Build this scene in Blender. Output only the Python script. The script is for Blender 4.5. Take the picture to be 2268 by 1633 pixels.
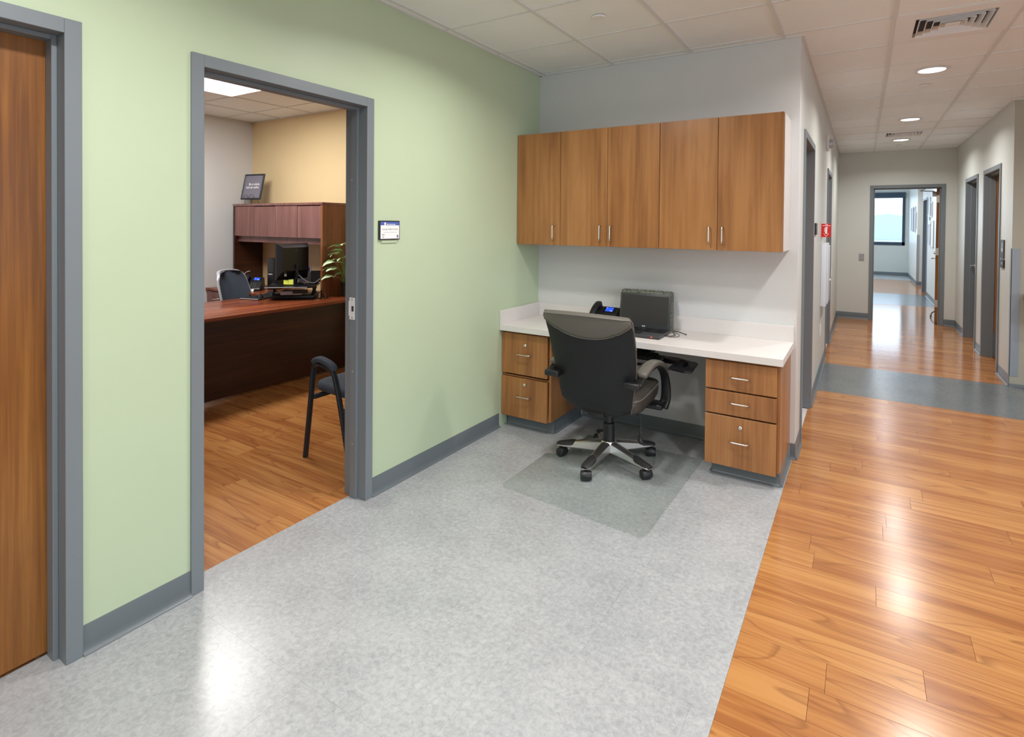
import bpy, bmesh, math, random
from mathutils import Vector, Matrix
random.seed(7)
for _o in list(bpy.data.objects): bpy.data.objects.remove(_o)
SC = bpy.context.scene
COL = SC.collection
PI = math.pi
H = 2.743            # ceiling height

# ---------------------------------------------------------------- camera
def make_camera():
    yaw, pitch, roll = 0.5633, -0.01409, 0.00882
    f = Vector((-math.sin(yaw)*math.cos(pitch), math.cos(yaw)*math.cos(pitch), math.sin(pitch)))
    r0 = Vector((math.cos(yaw), math.sin(yaw), 0)); u0 = r0.cross(f)
    r = r0*math.cos(roll)+u0*math.sin(roll); u = -r0*math.sin(roll)+u0*math.cos(roll)
    cd = bpy.data.cameras.new('camera'); co = bpy.data.objects.new('camera', cd); COL.objects.link(co)
    m = Matrix((r, u, -f)).transposed().to_4x4(); m.translation = Vector((2.2798, -4.0286, 1.5181))
    co.matrix_world = m
    cd.sensor_width = 36; cd.lens = 1229.14/2268*36; cd.shift_y = -303.1/2268; cd.clip_start = .05; cd.clip_end = 300
    SC.camera = co
make_camera()
SC.view_settings.view_transform = 'Standard'; SC.view_settings.look = 'None'
SC.view_settings.exposure = -0.12; SC.view_settings.gamma = 1.0; SC.view_settings.use_curve_mapping = False

# ---------------------------------------------------------------- world
W_ = bpy.data.worlds.new('sky'); SC.world = W_; W_.use_nodes = True
bg = W_.node_tree.nodes['Background']
bg.inputs[0].default_value = (.72, .86, 1.0, 1); bg.inputs[1].default_value = 4.5
SC.cycles.max_bounces = 8; SC.cycles.diffuse_bounces = 5; SC.cycles.glossy_bounces = 4; SC.cycles.transparent_max_bounces = 8
SC.cycles.caustics_reflective = False; SC.cycles.caustics_refractive = False
SC.cycles.sample_clamp_indirect = 6

# ---------------------------------------------------------------- lights
DOWN = [(.95, -1.57), (.95, -3.33), (2.717, -.38), (2.717, 1.37), (2.717, 3.71), (2.717, 5.47),
        (2.717, -2.13), (2.717, -4.47), (.95, -5.1), (4.5, .5), (2.717, 9.6), (2.717, 13.2)]
P_DOWN, P_TROF = 23.0, 58.0
def disk_light(x, y, p, r=.085, col=(1, .98, .955)):
    l = bpy.data.lights.new('lamp', 'AREA'); l.shape = 'DISK'; l.size = r*2; l.energy = p; l.color = col; l.spread = PI*.86
    o = bpy.data.objects.new('lamp', l); o.location = (x, y, H-.012); COL.objects.link(o); return o

# ---------------------------------------------------------------- mesh builder
class B:
    def __init__(s): s.bm = bmesh.new()
    def _merge(s, b2):
        me = bpy.data.meshes.new('tmp'); b2.to_mesh(me); b2.free(); s.bm.from_mesh(me); bpy.data.meshes.remove(me); return s
    def box(s, lo, hi, bev=0, seg=2, mat=None, idx=0):
        lo, hi = [min(a, b) for a, b in zip(lo, hi)], [max(a, b) for a, b in zip(lo, hi)]
        b = bmesh.new(); bmesh.ops.create_cube(b, size=1)
        for v in b.verts: v.co = Vector([lo[i]+(v.co[i]+.5)*(hi[i]-lo[i]) for i in range(3)])
        if bev: bmesh.ops.bevel(b, geom=list(b.edges), offset=min(bev, .49*min(hi[i]-lo[i] for i in range(3))), segments=seg, affect='EDGES', profile=.5)
        if mat is not None: bmesh.ops.transform(b, matrix=mat, verts=b.verts)
        for f in b.faces: f.material_index = idx
        return s._merge(b)
    def loft(s, rings, cap=True, closed=True, idx=0):
        bm = s.bm; R = [[bm.verts.new(p) for p in ring] for ring in rings]; n = len(R[0])
        for a, b in zip(R, R[1:]):
            for i in range(n if closed else n-1):
                j = (i+1) % n
                try: bm.faces.new((a[i], a[j], b[j], b[i])).material_index = idx
                except ValueError: pass
        if cap and closed:
            bm.faces.new(list(reversed(R[0]))).material_index = idx; bm.faces.new(R[-1]).material_index = idx
        return s
    def cyl(s, p0, p1, r0, r1=None, n=24, idx=0):
        r1 = r0 if r1 is None else r1
        p0, p1 = Vector(p0), Vector(p1); d = (p1-p0).normalized()
        a = d.orthogonal().normalized(); b = d.cross(a)
        return s.loft([[p+(a*math.cos(2*PI*i/n)+b*math.sin(2*PI*i/n))*r for i in range(n)] for p, r in ((p0, r0), (p1, r1))], idx=idx)
    def lathe(s, c, prof, n=28, axis='z', idx=0):
        rings = []
        for r, h in prof:
            ring = []
            for i in range(n):
                a = 2*PI*i/n; x, y = r*math.cos(a), r*math.sin(a)
                ring.append(Vector(c)+(Vector((x, y, h)) if axis == 'z' else Vector((x, h, y)) if axis == 'y' else Vector((h, x, y))))
            rings.append(ring)
        return s.loft(rings, idx=idx)
    def tube(s, pts, r, n=10, idx=0, flat=None, up=(0, 0, 1), r_end=None):
        pts = [Vector(p) for p in pts]; rings = []; m = len(pts)
        for i, p in enumerate(pts):
            d = (pts[min(i+1, m-1)]-pts[max(i-1, 0)]).normalized()
            ref = Vector(up) if abs(d.dot(Vector(up))) < .95 else Vector((0, 1, 0)) if abs(d.y) < .9 else Vector((1, 0, 0))
            a = d.cross(ref).normalized(); b = a.cross(d)
            rr = r[i] if isinstance(r, (list, tuple)) else r
            ra, rb = (rr, rr) if flat is None else (flat[0], flat[1])
            if flat is not None and len(flat) > 2:
                k = flat[2]; ring = []
                for q in range(n):
                    t = 2*PI*(q+.5)/n; c_, s_ = math.cos(t), math.sin(t); e = 2/k
                    ring.append(p+a*ra*abs(c_)**e*math.copysign(1, c_)+b*rb*abs(s_)**e*math.copysign(1, s_))
            else: ring = [p+a*ra*math.cos(2*PI*q/n)+b*rb*math.sin(2*PI*q/n) for q in range(n)]
            rings.append(ring)
        return s.loft(rings, idx=idx)
    def prism(s, poly, axis, a, b, idx=0, bev=0):
        def P(u, v, w): return Vector((w, u, v)) if axis == 'x' else Vector((u, w, v)) if axis == 'y' else Vector((u, v, w))
        b2 = bmesh.new(); R = [[b2.verts.new(P(u, v, w)) for u, v in poly] for w in (a, b)]; n = len(poly)
        for i in range(n): b2.faces.new((R[0][i], R[0][(i+1) % n], R[1][(i+1) % n], R[1][i]))
        b2.faces.new(list(reversed(R[0]))); b2.faces.new(R[1])
        bmesh.ops.recalc_face_normals(b2, faces=b2.faces)
        if bev: bmesh.ops.bevel(b2, geom=list(b2.edges), offset=bev, segments=2, affect='EDGES', profile=.5)
        for f in b2.faces: f.material_index = idx
        return s._merge(b2)
    def ball(s, c, r, n=20, idx=0):
        if not isinstance(r, (list, tuple)): r = (r, r, r)
        b = bmesh.new(); bmesh.ops.create_uvsphere(b, u_segments=n, v_segments=n//2, radius=1)
        for v in b.verts: v.co = Vector([c[i]+v.co[i]*r[i] for i in range(3)])
        for f in b.faces: f.material_index = idx
        return s._merge(b)
    def xf(s, m): bmesh.ops.transform(s.bm, matrix=m, verts=s.bm.verts); return s

def catmull(pts, k=6, closed=False):
    P = [Vector(p) for p in pts]; n = len(P); out = []
    for i in range(n if closed else n-1):
        p0, p1, p2, p3 = (P[(i-1) % n] if closed or i else P[0]), P[i], P[(i+1) % n], (P[(i+2) % n] if closed or i+2 < n else P[-1])
        for j in range(k):
            t = j/k; out.append(.5*((2*p1)+(p2-p0)*t+(2*p0-5*p1+4*p2-p3)*t*t+(3*p1-p0-3*p2+p3)*t**3))
    if not closed: out.append(P[-1])
    return out

def obj(name, b, mat, parent=None, smooth=35, local=False):
    """one mesh object; world coordinates unless local (then in the parent's frame)"""
    me = bpy.data.meshes.new(name); bmesh.ops.recalc_face_normals(b.bm, faces=b.bm.faces); b.bm.to_mesh(me); b.bm.free()
    for m in (mat if isinstance(mat, (list, tuple)) else [mat]): me.materials.append(m)
    if smooth: me.shade_smooth(); me.set_sharp_from_angle(angle=math.radians(smooth))
    o = bpy.data.objects.new(name, me); COL.objects.link(o)
    if parent is not None:
        o.parent = parent
        if not local:
            org = Vector((0, 0, 0)); q = parent
            while q is not None: org += q.location; q = q.parent
            me.transform(Matrix.Translation(-org))
    return o
def tag(o, label=None, cat=None, group=None, kind=None):
    for k, v in (('label', label), ('category', cat), ('group', group), ('kind', kind)):
        if v: o[k] = v
    return o
def thing(name, label, cat, loc, rotz=0, group=None):
    o = bpy.data.objects.new(name, None); COL.objects.link(o); o.location = loc; o.rotation_euler = (0, 0, rotz); o.empty_display_size = .1
    return tag(o, label, cat, group)
def struct(name, b, mat, parent=None, smooth=0):
    o = obj(name, b, mat, parent, smooth)
    if parent is None: o['kind'] = 'structure'
    return o
def dup(src, parent=None, **kw):
    c = src.copy(); COL.objects.link(c); c.parent = parent
    for ch in list(src.children): dup(ch, c)
    return c
def text_mesh(name, s, size, mat, parent, M, align='CENTER', ext=.0004, bold=0):
    cu = bpy.data.curves.new('t', 'FONT'); cu.body = s; cu.size = size; cu.align_x = align; cu.align_y = 'CENTER'; cu.extrude = ext; cu.offset = bold; cu.resolution_u = 2
    t = bpy.data.objects.new('t', cu); COL.objects.link(t); dg = bpy.context.evaluated_depsgraph_get()
    me = bpy.data.meshes.new_from_object(t.evaluated_get(dg)); bpy.data.objects.remove(t)
    me.name = name; me.transform(M); me.materials.clear(); me.materials.append(mat)
    o = bpy.data.objects.new(name, me); COL.objects.link(o)
    if parent is not None: o.parent = parent
    return o

# ---------------------------------------------------------------- materials
def new_mat(name):
    m = bpy.data.materials.new(name); m.use_nodes = True; nt = m.node_tree
    return m, nt, nt.nodes['Principled BSDF']
def N(nt, t, **kw):
    n = nt.nodes.new(t)
    for k, v in kw.items():
        if k in n.inputs: n.inputs[k].default_value = v
        else: setattr(n, k, v)
    return n
def plain(name, col, rough=.5, metal=0, bump=0, bscale=200, coat=0, spec=.5, var=0, emit=None, es=0, stretch=(1, 1, 1)):
    m, nt, p = new_mat(name); L = nt.links
    p.inputs['Base Color'].default_value = (*col, 1); p.inputs['Roughness'].default_value = rough; p.inputs['Metallic'].default_value = metal
    p.inputs['Coat Weight'].default_value = coat; p.inputs['Specular IOR Level'].default_value = spec
    tc = N(nt, 'ShaderNodeTexCoord'); mp = N(nt, 'ShaderNodeMapping'); mp.inputs['Scale'].default_value = stretch
    L.new(tc.outputs['Object'], mp.inputs[0])
    if bump:
        n = N(nt, 'ShaderNodeTexNoise', Scale=bscale, Detail=3.0); L.new(mp.outputs[0], n.inputs['Vector'])
        b = N(nt, 'ShaderNodeBump', Strength=bump, Distance=.002); L.new(n.outputs[0], b.inputs['Height']); L.new(b.outputs[0], p.inputs['Normal'])
    n2 = N(nt, 'ShaderNodeTexNoise', Scale=3.0, Detail=4.0); L.new(mp.outputs[0], n2.inputs['Vector'])
    v = var or .03
    mx = N(nt, 'ShaderNodeMix', data_type='RGBA'); mx.inputs[6].default_value = (*[c*(1-v) for c in col], 1); mx.inputs[7].default_value = (*[min(1, c*(1+v)) for c in col], 1)
    L.new(n2.outputs[0], mx.inputs[0]); L.new(mx.outputs[2], p.inputs['Base Color'])
    if emit: p.inputs['Emission Color'].default_value = (*emit, 1); p.inputs['Emission Strength'].default_value = es
    return m

def wood(name, light, mid, dark, axis, rough=.3, island=False, lines=.5, coat=0., rnd=.35, scale=1., cath=9., fine=1.):
    """grain stretched along axis (0 x, 1 y, 2 z); contour lines of a smooth field give cathedral figure"""
    m, nt, p = new_mat(name); L = nt.links
    tc = N(nt, 'ShaderNodeTexCoord')
    if island: oi = N(nt, 'ShaderNodeNewGeometry'); rout = oi.outputs['Random Per Island']
    else: oi = N(nt, 'ShaderNodeObjectInfo'); rout = oi.outputs['Random']
    off = N(nt, 'ShaderNodeVectorMath', operation='SCALE'); off.inputs[0].default_value = (7.3, 13.1, 21.7); L.new(rout, off.inputs['Scale'])
    add = N(nt, 'ShaderNodeVectorMath', operation='ADD'); L.new(tc.outputs['Object'], add.inputs[0]); L.new(off.outputs[0], add.inputs[1])
    def noise(along, across, detail=3., dist=0., src=None):
        mp = N(nt, 'ShaderNodeMapping'); s = [across*scale]*3; s[axis] = along*scale; mp.inputs['Scale'].default_value = s
        L.new(add.outputs[0], mp.inputs[0])
        n = N(nt, 'ShaderNodeTexNoise', Scale=1.0, Detail=detail, Distortion=dist); L.new(mp.outputs[0], n.inputs['Vector']); return n.outputs[0]
    broad = noise(.8, 7., 3., .4); fi = noise(4., 190., 2.); mid_ = noise(1.5, 46., 4., .3); fld = noise(.75, 5.5, 1., .6)
    ramp = N(nt, 'ShaderNodeValToRGB'); e = ramp.color_ramp.elements
    e[0].position = .28; e[0].color = (*dark, 1); e[1].position = .72; e[1].color = (*light, 1); k = e.new(.5); k.color = (*mid, 1)
    a1 = N(nt, 'ShaderNodeMath', operation='MULTIPLY_ADD'); L.new(mid_, a1.inputs[0]); a1.inputs[1].default_value = .75; L.new(broad, a1.inputs[2])
    a2 = N(nt, 'ShaderNodeMath', operation='MULTIPLY_ADD'); L.new(fi, a2.inputs[0]); a2.inputs[1].default_value = .28*fine; L.new(a1.outputs[0], a2.inputs[2])
    a3 = N(nt, 'ShaderNodeMath', operation='SUBTRACT'); L.new(a2.outputs[0], a3.inputs[0]); a3.inputs[1].default_value = .375+.14*fine
    a4 = N(nt, 'ShaderNodeMath', operation='MULTIPLY_ADD'); L.new(rout, a4.inputs[0]); a4.inputs[1].default_value = rnd; 
    a4b = N(nt, 'ShaderNodeMath', operation='SUBTRACT'); L.new(a3.outputs[0], a4b.inputs[0]); a4b.inputs[1].default_value = rnd*.5; L.new(a4b.outputs[0], a4.inputs[2])
    L.new(a4.outputs[0], ramp.inputs[0])
    # contour lines
    c1 = N(nt, 'ShaderNodeMath', operation='MULTIPLY'); L.new(fld, c1.inputs[0]); c1.inputs[1].default_value = cath
    c2 = N(nt, 'ShaderNodeMath', operation='FRACT'); L.new(c1.outputs[0], c2.inputs[0])
    cr = N(nt, 'ShaderNodeValToRGB'); ce = cr.color_ramp.elements; ce[0].position = 0; ce[0].color = (1, 1, 1, 1); ce[1].position = .15; ce[1].color = (0, 0, 0, 1)
    q = ce.new(.95); q.color = (.0, 0, 0, 1); q = ce.new(1.0); q.color = (1, 1, 1, 1)
    L.new(c2.outputs[0], cr.inputs[0])
    c3 = N(nt, 'ShaderNodeMath', operation='MULTIPLY'); L.new(cr.outputs[0], c3.inputs[0]); c3.inputs[1].default_value = lines
    mx = N(nt, 'ShaderNodeMix', data_type='RGBA'); L.new(c3.outputs[0], mx.inputs[0]); L.new(ramp.outputs[0], mx.inputs[6]); mx.inputs[7].default_value = (*[c*.7 for c in dark], 1)
    L.new(mx.outputs[2], p.inputs['Base Color']); p.inputs['Roughness'].default_value = rough; p.inputs['Coat Weight'].default_value = coat
    b = N(nt, 'ShaderNodeBump', Strength=.02, Distance=.001); L.new(a2.outputs[0], b.inputs['Height']); L.new(b.outputs[0], p.inputs['Normal'])
    return m

M = {}
M['green'] = plain('green paint', (.50, .60, .415), .45, bump=.05, bscale=150)
M['white'] = plain('pale grey paint', (.64, .65, .655), .5, bump=.05, bscale=150)
M['cream'] = plain('cream wall paint', (.63, .645, .61), .4, bump=.05, bscale=150)
M['yellow'] = plain('yellow paint', (.76, .60, .34), .5, bump=.05, bscale=150)
M['trim'] = plain('grey painted metal', (.185, .212, .232), .38)
M['base'] = plain('grey rubber base', (.128, .15, .164), .35)
M['tile'] = plain('ceiling tile', (.85, .90, .925), .9, bump=.35, bscale=500)
M['tbar'] = plain('ceiling grid', (.70, .73, .745), .5)
M['vent'] = plain('white vent metal', (.82, .84, .86), .4)
M['dark'] = plain('dark cavity', (.03, .04, .06), .7)
M['cab'] = wood('honey laminate', (.40, .185, .064), (.33, .142, .045), (.24, .097, .032), 2, .32, lines=.12, rnd=.14, scale=.9, cath=5., fine=.6)
M['cabh'] = wood('honey laminate drawer', (.40, .185, .064), (.33, .142, .045), (.25, .10, .034), 2, .32, lines=.10, rnd=.1, scale=1.3, cath=4., fine=.6)
M['doorw'] = wood('stained door veneer', (.34, .14, .028), (.25, .092, .016), (.16, .055, .010), 2, .33, lines=.10, rnd=.1, scale=1.0, cath=4.)
PL = ((.50, .238, .078), (.415, .175, .054), (.32, .118, .037))
M['plank'] = wood('orange wood plank', *PL, 0, .21, lines=.6, rnd=.17, coat=.0)
M['plank_f'] = wood('orange wood plank far', *PL, 0, .13, island=True, lines=.3, rnd=.17)
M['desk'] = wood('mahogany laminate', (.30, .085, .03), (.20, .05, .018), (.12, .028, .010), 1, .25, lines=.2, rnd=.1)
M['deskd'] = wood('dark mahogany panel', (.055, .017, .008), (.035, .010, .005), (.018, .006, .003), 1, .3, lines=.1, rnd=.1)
M['hutch'] = wood('mahogany door', (.235, .11, .095), (.185, .08, .068), (.14, .058, .05), 2, .25, lines=.08, rnd=.1)
M['counter'] = plain('pale laminate', (.70, .67, .655), .38, var=.06)
M['steel'] = plain('brushed steel', (.72, .70, .66), .28, metal=1)
M['chrome'] = plain('polished aluminium', (.78, .77, .75), .33, metal=1)
M['black'] = plain('black plastic', (.012, .013, .015), .38)
M['blackg'] = plain('gloss black plastic', (.008, .009, .011), .18)
M['shell'] = plain('black leather', (.012, .013, .015), .48, spec=.35, bump=.2, bscale=350)
M['leather'] = plain('grey brown leather', (.125, .117, .10), .34, bump=.4, bscale=260)
M['seatl'] = plain('creased dark leather', (.05, .045, .038), .34, bump=1.0, bscale=26, stretch=(.5, 2.2, 1))
M['rubber'] = plain('dark rubber', (.02, .02, .021), .5)
M['fabric'] = plain('slate fabric', (.045, .062, .088), .85, bump=.5, bscale=900)
M['meshf'] = plain('slate mesh fabric', (.045, .06, .085), .75, bump=.6, bscale=700)
M['tubeb'] = plain('dark painted tube', (.016, .022, .03), .35)
M['silver'] = plain('silver plastic', (.45, .48, .53), .35, metal=.3)
M['screen'] = plain('dark screen', (.035, .034, .034), .3)
M['bezel'] = plain('dark grey bezel', (.04, .042, .045), .4)
M['blue'] = plain('blue lit display', (.01, .03, .4), .3, emit=(.02, .10, 1.), es=1.2)
M['redled'] = plain('red indicator', (.6, .02, .02), .4, emit=(1, .05, .03), es=2.5)
M['whitep'] = plain('white plastic', (.75, .75, .76), .35)
M['ink'] = plain('white print', (.85, .85, .85), .5)
M['greyprint'] = plain('grey print', (.35, .35, .38), .6)
M['red'] = plain('red sign', (.62, .012, .014), .35)
M['bluep'] = plain('blue print', (.08, .13, .42), .4)
M['purple'] = plain('purple print', (.22, .2, .42), .4)
M['poster'] = plain('slate print', (.19, .185, .235), .35, var=.12)
M['cabw'] = plain('white enamel', (.70, .74, .80), .3)
M['lime'] = plain('lime sticky note', (.55, .62, .06), .6)
M['paper'] = plain('white paper', (.8, .8, .8), .6)
M['outside'] = plain('pale building', (.50, .53, .56), .7)
M['roofp'] = plain('pale roof', (.36, .43, .48), .6)
M['guard'] = plain('grey corner guard', (.30, .345, .39), .35)
M['olive'] = plain('olive grey paint', (.42, .405, .33), .45)
M['soil'] = plain('pale gravel', (.42, .40, .38), .9, bump=1, bscale=120, var=.4)
M['pot'] = plain('black ribbed pot', (.018, .016, .015), .45, bump=.6, bscale=60)
M['stem'] = plain('pale green stem', (.20, .36, .10), .5)
M['emit'] = plain('lit diffuser', (.9, .9, .88), .4, emit=(1, .97, .93), es=9)

def grey_floor(name, a, b, rough, sc=1.):
    m, nt, p = new_mat(name); L = nt.links
    g = N(nt, 'ShaderNodeNewGeometry')
    n1 = N(nt, 'ShaderNodeTexNoise', Scale=3.2*sc, Detail=9., Roughness=.68); L.new(g.outputs['Position'], n1.inputs['Vector'])
    n2 = N(nt, 'ShaderNodeTexNoise', Scale=48.*sc, Detail=5., Roughness=.75, Distortion=.6); L.new(g.outputs['Position'], n2.inputs['Vector'])
    a1 = N(nt, 'ShaderNodeMath', operation='MULTIPLY_ADD'); L.new(n2.outputs[0], a1.inputs[0]); a1.inputs[1].default_value = .95; n1s = N(nt, 'ShaderNodeMath', operation='MULTIPLY'); L.new(n1.outputs[0], n1s.inputs[0]); n1s.inputs[1].default_value = .55; L.new(n1s.outputs[0], a1.inputs[2])
    r = N(nt, 'ShaderNodeValToRGB'); e = r.color_ramp.elements; e[0].position = .56; e[0].color = (*a, 1); e[1].position = .94; e[1].color = (*b, 1)
    L.new(a1.outputs[0], r.inputs[0]); L.new(r.outputs[0], p.inputs['Base Color']); p.inputs['Roughness'].default_value = rough
    bp = N(nt, 'ShaderNodeBump', Strength=.08, Distance=.001); L.new(n2.outputs[0], bp.inputs['Height']); L.new(bp.outputs[0], p.inputs['Normal'])
    return m
M['grey'] = grey_floor('mottled grey vinyl', (.30, .315, .328), (.455, .468, .482), .24)
M['band'] = grey_floor('dark grey vinyl', (.105, .12, .127), (.165, .183, .192), .22, .8)

def mat_clear():
    m, nt, p = new_mat('clear vinyl mat'); L = nt.links; out = nt.nodes['Material Output']
    t = N(nt, 'ShaderNodeBsdfTransparent'); t.inputs[0].default_value = (.955, .97, .962, 1)
    g = N(nt, 'ShaderNodeBsdfGlossy'); g.inputs['Roughness'].default_value = .18
    lw = N(nt, 'ShaderNodeFresnel'); lw.inputs[0].default_value = 1.45
    n = N(nt, 'ShaderNodeTexNoise', Scale=60.); b = N(nt, 'ShaderNodeBump', Strength=.05); L.new(n.outputs[0], b.inputs['Height']); L.new(b.outputs[0], g.inputs['Normal'])
    mx = N(nt, 'ShaderNodeMixShader'); gm = N(nt, 'ShaderNodeNewGeometry'); fr_ = N(nt, 'ShaderNodeMath', operation='SUBTRACT', use_clamp=True); L.new(lw.outputs[0], fr_.inputs[0]); L.new(gm.outputs['Backfacing'], fr_.inputs[1]); L.new(fr_.outputs[0], mx.inputs[0]); L.new(t.outputs[0], mx.inputs[1]); L.new(g.outputs[0], mx.inputs[2])
    L.new(mx.outputs[0], out.inputs[0]); return m
M['mat'] = mat_clear()
def mat_pane():
    m, nt, p = new_mat('window glass'); L = nt.links; out = nt.nodes['Material Output']
    t = N(nt, 'ShaderNodeBsdfTransparent'); t.inputs[0].default_value = (.93, .97, 1, 1)
    g = N(nt, 'ShaderNodeBsdfGlossy'); g.inputs['Roughness'].default_value = .02
    lw = N(nt, 'ShaderNodeFresnel'); lw.inputs[0].default_value = 1.45
    mx = N(nt, 'ShaderNodeMixShader'); gm = N(nt, 'ShaderNodeNewGeometry'); fr_ = N(nt, 'ShaderNodeMath', operation='SUBTRACT', use_clamp=True); L.new(lw.outputs[0], fr_.inputs[0]); L.new(gm.outputs['Backfacing'], fr_.inputs[1]); L.new(fr_.outputs[0], mx.inputs[0]); L.new(t.outputs[0], mx.inputs[1]); L.new(g.outputs[0], mx.inputs[2])
    L.new(mx.outputs[0], out.inputs[0]); return m
M['pane'] = mat_pane()
def mat_pattern():
    m, nt, p = new_mat('leaf patterned cloth'); L = nt.links
    tc = N(nt, 'ShaderNodeTexCoord'); v = N(nt, 'ShaderNodeTexVoronoi', Scale=60.); L.new(tc.outputs['Object'], v.inputs['Vector'])
    n = N(nt, 'ShaderNodeTexNoise', Scale=70., Detail=2.); L.new(tc.outputs['Object'], n.inputs['Vector'])
    a = N(nt, 'ShaderNodeMath', operation='MULTIPLY_ADD'); L.new(v.outputs['Distance'], a.inputs[0]); a.inputs[1].default_value = .8; L.new(n.outputs[0], a.inputs[2])
    r = N(nt, 'ShaderNodeValToRGB'); e = r.color_ramp.elements; e[0].position = .62; e[0].color = (.015, .02, .017, 1); e[1].position = .80; e[1].color = (.15, .17, .13, 1)
    L.new(a.outputs[0], r.inputs[0]); L.new(r.outputs[0], p.inputs['Base Color']); p.inputs['Roughness'].default_value = .6
    return m
M['pattern'] = mat_pattern()
def mat_leaf():
    m, nt, p = new_mat('variegated leaf'); L = nt.links
    uv = N(nt, 'ShaderNodeUVMap'); sp = N(nt, 'ShaderNodeSeparateXYZ'); L.new(uv.outputs[0], sp.inputs[0])
    s1 = N(nt, 'ShaderNodeMath', operation='SUBTRACT'); L.new(sp.outputs[0], s1.inputs[0]); s1.inputs[1].default_value = .5
    s2 = N(nt, 'ShaderNodeMath', operation='ABSOLUTE'); L.new(s1.outputs[0], s2.inputs[0])
    oi = N(nt, 'ShaderNodeObjectInfo'); tc = N(nt, 'ShaderNodeTexCoord')
    ad = N(nt, 'ShaderNodeVectorMath', operation='MULTIPLY_ADD'); L.new(uv.outputs[0], ad.inputs[0]); ad.inputs[1].default_value = (14, 3, 1); L.new(oi.outputs['Random'], ad.inputs[2])
    n = N(nt, 'ShaderNodeTexNoise', Scale=1.0, Detail=3.); L.new(ad.outputs[0], n.inputs['Vector'])
    a = N(nt, 'ShaderNodeMath', operation='MULTIPLY_ADD'); L.new(n.outputs[0], a.inputs[0]); a.inputs[1].default_value = .55; L.new(s2.outputs[0], a.inputs[2])
    r = N(nt, 'ShaderNodeValToRGB'); e = r.color_ramp.elements; e[0].position = .42; e[0].color = (.82, .86, .66, 1); e[1].position = .58; e[1].color = (.13, .32, .08, 1)
    L.new(a.outputs[0], r.inputs[0]); L.new(r.outputs[0], p.inputs['Base Color']); p.inputs['Roughness'].default_value = .35
    return m
M['leaf'] = mat_leaf()

# ================================================================ SETTING
WX, RX, FY = 1.927, 3.494, 6.779       # hall left wall face, hall right wall face, far wall face
OX, OY = -4.13, .08                    # office grey wall, office yellow wall
DH = 2.195
TH = .145

def wall_run(b, fn, a0, a1, openings, ztop=H+.1):
    """fn(lo_u, hi_u, lo_z, hi_z) adds a box"""
    u = a0
    for o0, o1, zt in sorted(openings):
        fn(b, u, o0, 0, ztop); fn(b, o0, o1, zt, ztop); u = o1
    fn(b, u, a1, 0, ztop)
def X_wall(x0, x1): return lambda b, u0, u1, z0, z1: b.box((x0, u0, z0), (x1, u1, z1))
def Y_wall(y0, y1): return lambda b, u0, u1, z0, z1: b.box((u0, y0, z0), (u1, y1, z1))

D1 = (-4.170, -3.2036); D2 = (-2.8355, -1.8587)
ins = .03
b = B(); wall_run(b, X_wall(-TH/2, 0), -6.6, 0, [(D1[0]+ins, D1[1]-ins, DH-ins), (D2[0]+ins, D2[1]-ins, DH-ins)]); struct('wall_left', b, M['green'])
b = B(); wall_run(b, X_wall(-TH, -TH/2), -6.6, OY, [(D1[0]+ins, D1[1]-ins, DH-ins), (D2[0]+ins, D2[1]-ins, DH-ins)]); struct('wall_office_front', b, M['white'])
b = B(); wall_run(b, Y_wall(0, .12), -TH/2, WX, []); struct('wall_back', b, M['white'])
HD1 = (.3149, 1.2477); HD2 = (3.3471, 4.2935)
b = B(); wall_run(b, X_wall(WX-TH, WX), .12, FY, [(HD1[0]+ins, HD1[1]-ins, DH-ins), (HD2[0]+ins, HD2[1]-ins, DH-ins)])
struct('wall_hall_left', b, M['cream'])
RD1 = (3.5605, 4.5338); RD2 = (4.926, 5.8933); RD3 = (11.25, 12.28)
b = B(); wall_run(b, X_wall(RX, RX+TH), 3.031, FY, [(RD1[0]+ins, RD1[1]-ins, DH-ins), (RD2[0]+ins, RD2[1]-ins, DH-ins)])
struct('wall_hall_right', b, M['cream'])
b = B(); wall_run(b, Y_wall(3.031, 3.15), RX+TH, 7.2, []); struct('wall_side', b, M['olive'])
b = B(); b.box((RX, 3.0305, 0), (7.2, 3.0308, H))
FD = (2.3773, 3.3558)
b = B(); wall_run(b, Y_wall(FY, FY+TH), WX-TH, RX+TH, [(FD[0]+ins, FD[1]-ins, DH-ins)]); struct('wall_far', b, M['cream'])
# beyond the far door
b = B(); wall_run(b, X_wall(RX, RX+.12), FY+TH, 12.45, [(RD3[0]+ins, RD3[1]-ins, DH-ins)]); b.box((RX, 13.95, 0), (RX+.12, 17.2, H+.1)); b.box((RX+.12, 13.95, 0), (RX+2.5, 14.07, H+.1)); b.box((RX+.12, 12.33, 0), (RX+2.5, 12.45, H+.1))
b.box((RX+2.5, 12.33, 0), (RX+2.6, 14.07, H+.1))
struct('wall_corridor_right', b, M['cream'])
b = B(); b.box((.9, FY+TH, 0), (1.0, 9.0, H+.1)); b.box((.9, 9.0, 0), (1.0, 17.2, .9)); b.box((.9, 9.0, 2.4), (1.0, 17.2, H+.1)); b.box((.9, 16.2, .9), (1.0, 17.2, 2.4)); b.box((.9, 12.4, .9), (1.0, 12.8, 2.4)); struct('wall_corridor_left', b, M['cream'])  # out-of-view openings added to bring more daylight into the corridor
WIN = (1.6, 3.40, .95, 2.61)
b = B(); b.box((.9, 17.2, 0), (WIN[0], 17.35, H+.1)); b.box((WIN[1], 17.2, 0), (RX+.12, 17.35, H+.1)); b.box((WIN[0], 17.2, 0), (WIN[1], 17.35, WIN[2])); b.box((WIN[0], 17.2, WIN[3]), (WIN[1], 17.35, H+.1))
struct('wall_window', b, M['cream'])
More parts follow.
